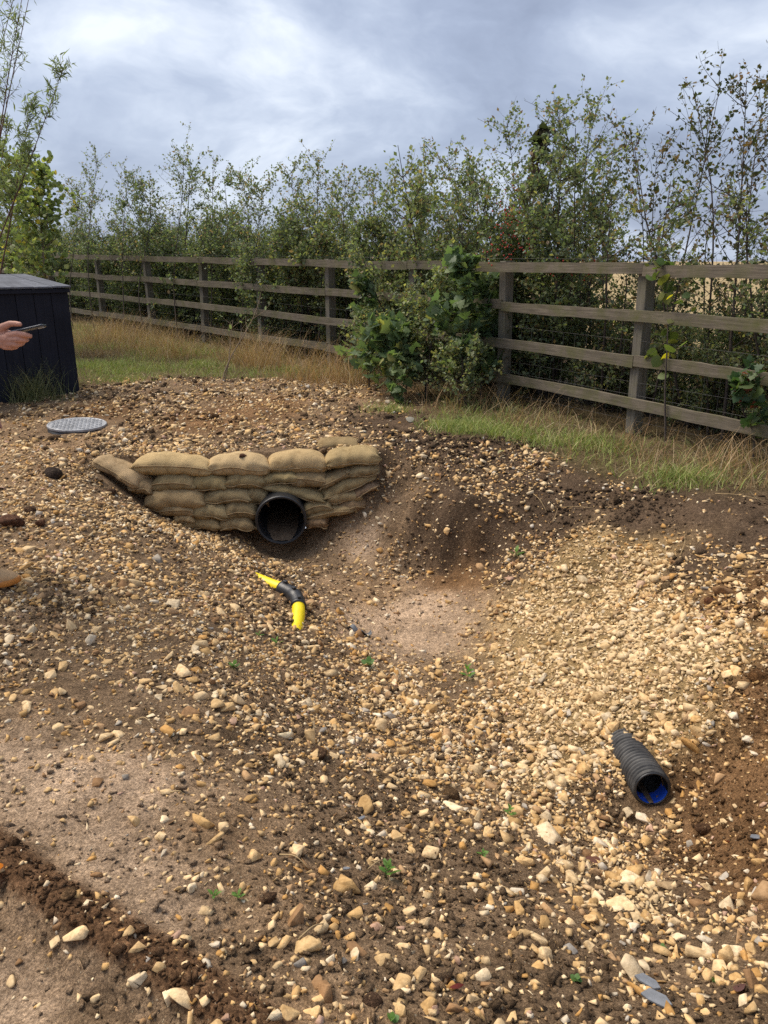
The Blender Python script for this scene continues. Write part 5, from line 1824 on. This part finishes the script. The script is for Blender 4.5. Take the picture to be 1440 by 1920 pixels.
def build_litter():
    r = np.random.default_rng(14)
    def leaf(u, v, px, col, lab, tm, mt='leaf'):
        p = at_g(u, v); d = (p - EYE) @ np.array([0, CP, -SP])
        me = mesh_np('fallen_leaf', tm[0] * np.array([1, 1, 2.2]), tm[1], np.repeat(np.array([col]), len(tm[0]), 0), True)
        o = link('fallen_leaf', me, None, M['leaf'])
        s = px * d / FPX
        o.scale = (s, s, s); o.location = (p[0], p[1], float(ground_h(p[0], p[1])) + .014)
        o.rotation_euler = (r.normal(0, .25), r.normal(0, .25), r.uniform(0, 6.28))
        tag(o, lab, 'leaf', 'fallen leaves on the dug ground')
    leaf(2, 1630, 34, (.55, .17, .01), 'bright orange fallen leaf on the bare tan soil', T_ROUND)
    leaf(870, 1862, 30, (.22, .05, .04), 'narrow red-brown fallen leaf between earth clods', T_LANCE)
    leaf(1125, 1620, 34, (.17, .075, .05), 'maroon curled leaf in the gravel below the ribbed pipe', T_ROUND)
    leaf(1362, 1585, 22, (.26, .07, .03), 'small russet leaf among the stones below the red soil', T_ROUND)
    leaf(1395, 1858, 26, (.14, .07, .06), 'dark purple-brown leaf in the dark crumbs', T_ROUND)
    leaf(945, 850, 26, (.40, .38, .20), 'pale yellow-green leaf on the dark soil bank', T_LANCE)
    leaf(776, 790, 16, (.38, .36, .30), 'dry pale leaf at the grass edge', T_ROUND)
    for u0, v0, u1, v1, lab in [(560, 1768, 612, 1742, 'straight pale straw beside the brown block stone'), (525, 1610, 580, 1640, 'thin bent stalk between buff stones'), (800, 1580, 832, 1572, 'fine straw in the gravel'),
                                (1035, 985, 1045, 960, 'upright pale stalk on the dark soil bank'), (1000, 930, 1025, 968, 'forked dead stalk on the dark soil bank'), (1110, 955, 1040, 955, 'long thin stalk lying on the dark soil bank'),
                                (1275, 1045, 1282, 1010, 'pale straw sticking up from the dark soil'), (320, 1495, 348, 1500, 'curved twig on the bare tan soil'), (225, 870, 240, 850, 'small straw standing above the end sandbag'),
                                (720, 1620, 690, 1640, 'short broken straw near the upright seedling'), (255, 1358, 290, 1372, 'fine straw on the earth bank'), (1340, 930, 1440, 945, 'grey stick lying at the grass edge')]:
        a, b_ = at_g(u0, v0), at_g(u1, v1)
        a[2] = float(ground_h(a[0], a[1])) + .012; b_[2] = float(ground_h(b_[0], b_[1])) + .016
        m = (a + b_) / 2 + r.normal(0, .008, 3) + np.array([0, 0, .014])
        o0 = a.copy()
        b = MB(); b.tube(spline([a - o0, m - o0, b_ - o0], 9), np.linspace(.0026, .0014, 9), 5)
        o = link('straw', b.mesh('straw', True), None, M['straw']); o.location = o0
        tag(o, lab, 'straw', 'straws and stalks on the dug ground')
    # slate shards
    for u, v, px, yaw, lab in [(1215, 1850, 52, -.9, 'long dark slate shard beside the orange-brown stone'), (1232, 1880, 60, -.8, 'second slate shard lying below the first'), (678, 1543, 18, .8, 'thin grey slate flake on the earth bank'),
                               (1417, 1574, 24, -.2, 'blue-grey slate chip under the red soil'), (650, 1638, 15, 0, 'small blue-grey slate chip near the seedling')]:
        p = at_g(u, v); d = (p - EYE) @ np.array([0, CP, -SP]); s = px * d / FPX
        V = np.array([(-.5, -.16, 0), (-.2, -.24, 0), (.35, -.2, 0), (.5, .02, 0), (.2, .2, 0), (-.35, .17, 0)]) * s
        th = max(.004, s * .09)
        b = MB().add(np.vstack([V, V * .96 + np.array([0, 0, th])]), [(5, 4, 3, 2, 1, 0), (6, 7, 8, 9, 10, 11)] + [(i, (i + 1) % 6, 6 + (i + 1) % 6, 6 + i) for i in range(6)])
        o = link('slate_shard', b.mesh('slate_shard', bevel=.001), None, M['slate'])
        o.location = (p[0], p[1], float(ground_h(p[0], p[1])) + .010); o.rotation_euler = (r.normal(.1, .1), r.normal(0, .15), yaw)
        tag(o, lab, 'slate', 'slate shards')
    # scrap of grey membrane by the basin floor
    for k, (u, v, px, lab) in enumerate([(664, 1186, 26, 'curled grey plastic scrap beside the basin floor'), (686, 1193, 24, 'second grey plastic scrap holding a white stone')]):
        p = at_g(u, v); d = (p - EYE) @ np.array([0, CP, -SP]); s = px * d / FPX
        V, F = [], []
        for i in range(9):
            for j in range(5):
                x = (i / 8 - .5) * s; y = (j / 4 - .5) * s * .55
                V.append((x, y, .012 + .02 * math.sin(i * .7 + k) + .012 * math.cos(j * 1.3)))
        F = [(i * 5 + j, (i + 1) * 5 + j, (i + 1) * 5 + j + 1, i * 5 + j + 1) for i in range(8) for j in range(4)]
        n = len(V); V2 = [(x, y, z - .002) for x, y, z in V]
        F2 = [tuple(q + n for q in f[::-1]) for f in F]
        o = link('plastic_scrap', MB().add(V + V2, F + F2).mesh('plastic_scrap', True), None, M['membrane'])
        o.location = (p[0], p[1], float(ground_h(p[0], p[1])) + .004); o.rotation_euler = (0, 0, -.5 + k * .8)
        tag(o, lab, 'plastic', 'plastic scraps')
    # big clods
    for u, v, px, c, lab in [(60, 960, 26, (.09, .05, .03), 'dark clod in the small heap above the tan shoe'), (20, 985, 44, (.13, .065, .04), 'largest reddish clod of the heap above the tan shoe'), (75, 985, 24, (.12, .06, .035), 'small reddish clod of the heap above the tan shoe'),
                             (100, 890, 42, (.05, .035, .027), 'black peaty clod on the slope before the sandbags'), (454, 855, 17, (.10, .05, .03), 'brown clod resting on the top sandbag'), (210, 925, 24, (.11, .065, .04), 'clod tucked under the slumped end bag'),
                             (850, 1495, 36, (.13, .08, .04), 'crumbly brown clod in the gravel of the basin'), (600, 1420, 40, (.12, .07, .04), 'crumbly brown clod on the brow'), (1330, 1130, 26, (.14, .06, .03), 'reddish clod on the bank above the gravel fan'),
                             (1425, 1275, 40, (.15, .075, .03), 'orange-brown clod on the red soil'), (1320, 1560, 34, (.12, .065, .035), 'dark clod between red soil and gravel'), (500, 1690, 34, (.12, .07, .04), 'earth clod beside the small weeds'),
                             (700, 1880, 44, (.11, .065, .04), 'earth clod below the upright stones'), (860, 790, 20, (.08, .05, .035), 'dark clod at the grass edge'), (130, 1680, 34, (.15, .09, .045), 'crumbly clod on the rut edge')]:
        p = at_g(u, v); d = (p - EYE) @ np.array([0, CP, -SP]); s = px * d / FPX * .5
        V = facet(S2V, r, 12, sharp=6)
        V = V * (1 + .16 * vnoise(V[:, 0] * 4 + px, V[:, 1] * 4 + V[:, 2] * 3) + .14 * vnoise(V[:, 0] * 9, V[:, 2] * 9 + V[:, 1] * 6))[:, None]
        me = mesh_np('earth_clod', V * s * np.array([1.1, .9, .7]), S2F, np.repeat(np.array([c]), len(V), 0), True)
        o = link('earth_clod', me, None, M['crumb'])
        z = float(ground_h(p[0], p[1])) + s * .22
        if 'top sandbag' in lab: 
            p = at_y(u, v, wall_y(-1.2) + .02); z = p[2]
        o.location = (p[0], p[1], z); o.rotation_euler = (0, 0, r.uniform(0, 6))
        tag(o, lab, 'clod', 'earth clods')


build_litter()


# ------------------------------------------------------------------ person at the edge, holding a phone
def skin_of(name, chains, voxel, smooth=6):
    """one continuous surface round chains of tapering balls: chain = [(point, radius), ...]"""
    sv, sf = icosphere(2)
    V, F = [], []; b = 0
    for ch in chains:
        P = np.array([c[0] for c in ch], float); R = np.array([c[1] for c in ch], float)
        for i in range(len(P) - 1):
            L = np.linalg.norm(P[i + 1] - P[i]); m = max(2, int(L / (min(R[i], R[i + 1]) * .35)) + 1)
            for t in np.linspace(0, 1, m):
                V.append(sv * (R[i] * (1 - t) + R[i + 1] * t) + P[i] * (1 - t) + P[i + 1] * t); F.append(sf + b); b += len(sv)
    me = mesh_np(name + '_raw', np.vstack(V), np.vstack(F))
    o = bpy.data.objects.new(name + '_raw', me); COL.objects.link(o)
    md = o.modifiers.new('r', 'REMESH'); md.mode = 'VOXEL'; md.voxel_size = voxel
    ms = o.modifiers.new('s', 'SMOOTH'); ms.iterations = smooth; ms.factor = .5
    dg = bpy.context.evaluated_depsgraph_get()
    res = bpy.data.meshes.new_from_object(o.evaluated_get(dg))
    res.name = name
    bpy.data.objects.remove(o); bpy.data.meshes.remove(me)
    res.polygons.foreach_set('use_smooth', np.ones(len(res.polygons), dtype=bool))
    return res


def build_person():
    sp = at_g(8, 1100)                                   # sole of the near shoe
    ys, g = sp[1], float(ground_h(sp[0] - .1, sp[1]))
    d = (sp - EYE) @ np.array([0, CP, -SP])
    toe_x = at_d(39, 1090, d)[0]
    ank = np.array([toe_x - .225, ys, g + .085])
    root = empty('person', (ank[0], ys + .12, g))
    tag(root, 'person in dark jacket and tan shoes looking down at a phone', 'person')
    O = np.array([ank[0], ys + .12, g])
    hip = np.array([ank[0] - .02, ys + .12, g + .93])
    dh = d * 0 + (np.array([0, ys + .0, 1.25]) - EYE) @ np.array([0, CP, -SP])
    px = dh / FPX
    def hp(u, v, k=0.0):
        return at_d(u, v, dh + k * px)
    wrist = hp(-16, 636, 4)
    sh_r = hip + np.array([-.02, -.19, .50]); elbow = np.array([hip[0] - .06, ys - .15, wrist[2] - .06])
    sh_l = hip + np.array([-.02, .19, .50]); el_l = hip + np.array([.0, .27, .22]); wr_l = hip + np.array([.03, .27, -.03])
    neck = hip + np.array([.0, 0, .57]); head = hip + np.array([.055, 0, .735])
    ch = []
    # head and neck
    ch.append([(neck - (0, 0, .05), .058), (neck + (.02, 0, .07), .055)])
    ch.append([(head + (-.03, 0, .02), .088), (head + (.02, 0, .035), .084)])
    ch.append([(head + (.02, 0, -.02), .072), (head + (.055, 0, -.075), .048)])
    ch.append([(head + (.085, 0, .015), .016), (head + (.112, 0, -.03), .015), (head + (.095, 0, -.038), .014)])
    for s in (-1, 1):
        ch.append([(head + (-.015, s * .082, .0), .020), (head + (-.025, s * .088, .02), .014)])
    # legs, arms
    for sy, kx in ((-.12, 0.0), (.13, -.26)):
        hj = hip + np.array([0, sy * .8, -.02]); kn = np.array([hip[0] + .03 + kx * .3, hip[1] + sy, g + .50]); an = np.array([ank[0] + kx, hip[1] + sy, g + .09])
        ch.append([(hj, .085), (kn, .058), (kn - (.02, 0, .10), .056), (an, .038)])
        ch.append([(an, .038), (an + (.14, 0, -.045), .034)])
    ch.append([(hip, .10), (hip + (0, 0, .22), .09), (hip + (-.025, 0, .42), .085), (neck, .052)])
    for sh, el, wr in ((sh_r, elbow, wrist), (sh_l, el_l, wr_l)):
        ch.append([(neck - (0, 0, .06), .06), (sh, .058), (el, .042), (wr, .027)])
    # relaxed left hand
    ch.append([(wr_l, .027), (wr_l + (.01, 0, -.07), .030)])
    for k in range(4):
        b0 = wr_l + np.array([-.03 + .02 * k + .01, .0, -.09])
        L = (.07, .08, .085, .075)[k]
        ch.append([(b0, .0095), (b0 + (.01, -.004, -L * .5), .009), (b0 + (.02, -.02, -L), .0075)])
    ch.append([(wr_l + (.03, 0, -.04), .011), (wr_l + (.05, -.01, -.09), .009)])
    me = skin_of('body', ch, .011)
    # right hand, built finely and merged with the body where the cuff hides it
    q = 1.0
    hc = []
    R_ = lambda p: p * px
    hc.append([(wrist, R_(11.0)), (hp(0, 634, 2), R_(12)), (hp(14, 636, 0), R_(12.5))])
    hc.append([(hp(-4, 626, 6), R_(11)), (hp(16, 628, 4), R_(9.5))])
    hc.append([(hp(-6, 643, 2), R_(10)), (hp(14, 645, 2), R_(8.5))])
    hc.append([(hp(-8, 622, -2), R_(10)), (hp(4, 614, -6), R_(7.5)), (hp(19, 607, -10), R_(5.8)), (hp(30, 607, -13), R_(5.2)), (hp(37, 608, -15), R_(4.3))])        # thumb
    hc.append([(hp(16, 629, -4), R_(7.8)), (hp(32, 626, -8), R_(6.2)), (hp(46, 628, -6), R_(5.6)), (hp(56, 630, 2), R_(4.8))])                                        # index
    hc.append([(hp(16, 637, -3), R_(7.5)), (hp(32, 637, -6), R_(6.2)), (hp(44, 638, 0), R_(5.4)), (hp(50, 637, 9), R_(4.6))])                                        # middle
    hc.append([(hp(14, 645, -1), R_(7.0)), (hp(28, 646, -3), R_(5.8)), (hp(38, 645, 4), R_(5.0)), (hp(43, 643, 13), R_(4.3))])                                       # ring
    hc.append([(hp(8, 650, 2), R_(6.0)), (hp(20, 652, 2), R_(4.9)), (hp(29, 651, 8), R_(4.4)), (hp(33, 648, 16), R_(3.8))])                                           # little
    hm = skin_of('hand', hc, .0032, 3)
    bm = bmesh.new(); bm.from_mesh(me); bm.from_mesh(hm)
    bmesh.ops.translate(bm, verts=bm.verts, vec=Vector(-O))
    bm.to_mesh(me); bm.free()
    me.polygons.foreach_set('use_smooth', np.ones(len(me.polygons), dtype=bool))
    link('body', me, root, M['skin'])
    # thumb nail
    c = hp(35, 604.6, -15); b = MB()
    sv, sf = icosphere(2)
    b.add(sv * np.array([4.0 * px, 3.0 * px, 1.2 * px]) + c - O, sf)
    link('thumb_nail', b.mesh('thumb_nail', True), root, M['nail'])
    def cloth(name, chs, vox, mat, sm=5):
        m = skin_of(name, chs, vox, sm)
        m.transform(Matrix.Translation(Vector(-O)))
        return link(name, m, root, mat)
    cuff = wrist + (elbow - wrist) * .06
    jk = [[(hip + (0, y, -.12), .125), (hip + (0.01, y, .08), .125), (hip + (-.01, y, .30), .13), (hip + (-.01, y * .9, .46), .112), (neck + (0, y * .3, -.03), .078)] for y in (-.07, .07)]
    jk += [[(hip + (-.01, -.10, .46), .09), (sh_r, .078), (elbow, .06), (cuff, .043)], [(hip + (-.01, .10, .46), .09), (sh_l, .078), (el_l, .06), (wr_l + (0, 0, .02), .042)]]
    cloth('jacket', jk, .011, M['jacket'])
    tr = []
    for sy, kx in ((-.12, 0.0), (.13, -.26)):
        hj = hip + np.array([0, sy * .7, -.02]); kn = np.array([hip[0] + .03 + kx * .3, hip[1] + sy, g + .50]); an = np.array([ank[0] + kx - .01, hip[1] + sy, g + .14])
        tr.append([(hip + (0, sy * .5, .06), .12), (hj, .108), (kn, .078), (an, .066)])
    cloth('trousers', tr, .012, M['trouser'])
    cloth('hair', [[(head + (-.06, 0, .03), .088), (head + (-.02, 0, .065), .087), (head + (.03, 0, .085), .062)], [(head + (-.07, 0, .0), .07), (head + (-.075, 0, -.05), .045)]], .009, M['hair'])
    for s in (-1, 1):
        b = MB(); b.add(sv * .010 + head + np.array([.098, s * .032, .018]) - O, sf)
        link('eye', b.mesh('eye', True), root, M['eye'])
    b = MB(); b.tube([head + (.098, -.022, -.062) - O, head + (.106, 0, -.064) - O, head + (.098, .022, -.062) - O], .005, 6)
    link('mouth', b.mesh('mouth', True), root, M['nail'])
    # shoes
    def sole_outline(t):
        return 0.036 + .012 * math.sin(t * math.pi) * (1 if t < .5 else 1.0) + .010 * max(t - .45, 0) / .55
    for sy, kx in ((-.12, 0.0), (.13, -.26)):
        base = np.array([ank[0] + kx - .065 - O[0], hip[1] + sy - O[1], (g if kx == 0 else float(ground_h(ank[0] + kx, hip[1] + sy))) - O[2]])
        n, k = 22, 18
        def ring(x, w, z0, z1, e=.75):
            a = np.arange(k) * 2 * math.pi / k
            ca, sa = np.cos(a), np.sin(a)
            yy = w * np.sign(ca) * np.abs(ca) ** e; zz = (z0 + z1) / 2 + (z1 - z0) / 2 * np.sign(sa) * np.abs(sa) ** e
            return np.stack([np.full(k, x), yy, zz], -1)
        L = .292
        def body(f):
            V = []
            for i in range(n):
                t = i / (n - 1)
                x = L * (.5 - .5 * math.cos(t * math.pi))
                V.append(ring(*f(x / L, x)))
            V = np.vstack(V) + base
            F = [(i * k + j, i * k + (j + 1) % k, (i + 1) * k + (j + 1) % k, (i + 1) * k + j)[::-1] for i in range(n - 1) for j in range(k)]
            F += [tuple(range(k)), tuple((n - 1) * k + j for j in range(k))[::-1]]
            return MB().add(V, F)
        wf = lambda t: (.034 + .016 * math.sin(min(t, .75) / .75 * math.pi * .5)) * max(1 - max(t - .72, 0) ** 2 / .105, .25) * max(1 - max(.12 - t, 0) ** 2 / .03, .5)
        rise = lambda t: .018 * max(t - .7, 0) ** 2 / .09
        sole = body(lambda t, x: (x, wf(t) * 1.05, .002 + rise(t), .042 + rise(t) * .6, .45))
        shoe = link('shoe', sole.mesh('shoe', True), root, M['gum'])
        top = lambda t: .135 - .01 * t if t < .3 else (.132 - .054 * min((t - .3) / .42, 1) if t < .72 else .078 - .034 * ((t - .72) / .28) ** 3)
        up = body(lambda t, x: (x * .965 + .005, wf(t) * .98, .020, max(top(t), .03), .8))
        link('upper', up.mesh('upper', True), shoe, M['shoe'])
        pn = body(lambda t, x: (x * .97 + .0055, wf(t) * 1.0, .022, .040 + .012 * (1 - t), .6))
        link('side_panel', pn.mesh('side_panel', True), shoe, M['shoe_panel'])
    # the phone, a thing of its own
    a, e = hp(14, 624.5, -6), hp(80, 609, -2)
    ax = e - a; L = np.linalg.norm(ax); ax /= L
    cen = (a + e) / 2
    sd = np.array([0, 1, .0]); sd = sd + np.array([0, 0, -.10]); sd -= ax * (sd @ ax); sd /= np.linalg.norm(sd)
    nn = np.cross(ax, sd)
    Mx = Matrix((tuple(ax), tuple(sd), tuple(nn))).transposed().to_4x4()
    cen = cen + sd * .026
    Mx.translation = Vector(cen)
    ph = empty('phone'); ph.matrix_world = Mx
    tag(ph, 'black mobile phone held out level in the hand', 'phone')
    def slab(l, w, t0, t1, rr, k=6):
        out = []
        for cx, cy, a0 in ((l - rr, w - rr, 0), (-l + rr, w - rr, 90), (-l + rr, -w + rr, 180), (l - rr, -w + rr, 270)):
            for q in range(k + 1):
                an = math.radians(a0 + 90 * q / k); out.append((cx + rr * math.cos(an), cy + rr * math.sin(an)))
        n = len(out)
        V = [(x, y, t0) for x, y in out] + [(x, y, t1) for x, y in out]
        return MB().add(V, [tuple(range(n - 1, -1, -1)), tuple(range(n, 2 * n))] + [(i, (i + 1) % n, n + (i + 1) % n, n + i) for i in range(n)])
    L2 = max(L / 2, .072)
    link('case', slab(L2, .036, -.0055, .0028, .011).mesh('case', bevel=.0012), ph, M['phone'])
    link('rim', slab(L2 - .0012, .0348, .0029, .0043, .010).mesh('rim'), ph, M['phone_edge'])
    link('screen', slab(L2 - .004, .032, .0044, .0052, .008).mesh('screen'), ph, M['phone_glass'])
    cb = slab(.016, .016, -.0085, -.0056, .006); 
    o = link('camera_bump', cb.mesh('camera_bump'), ph, M['phone_edge']); o.location = (L2 - .022, .014, 0)


build_person()
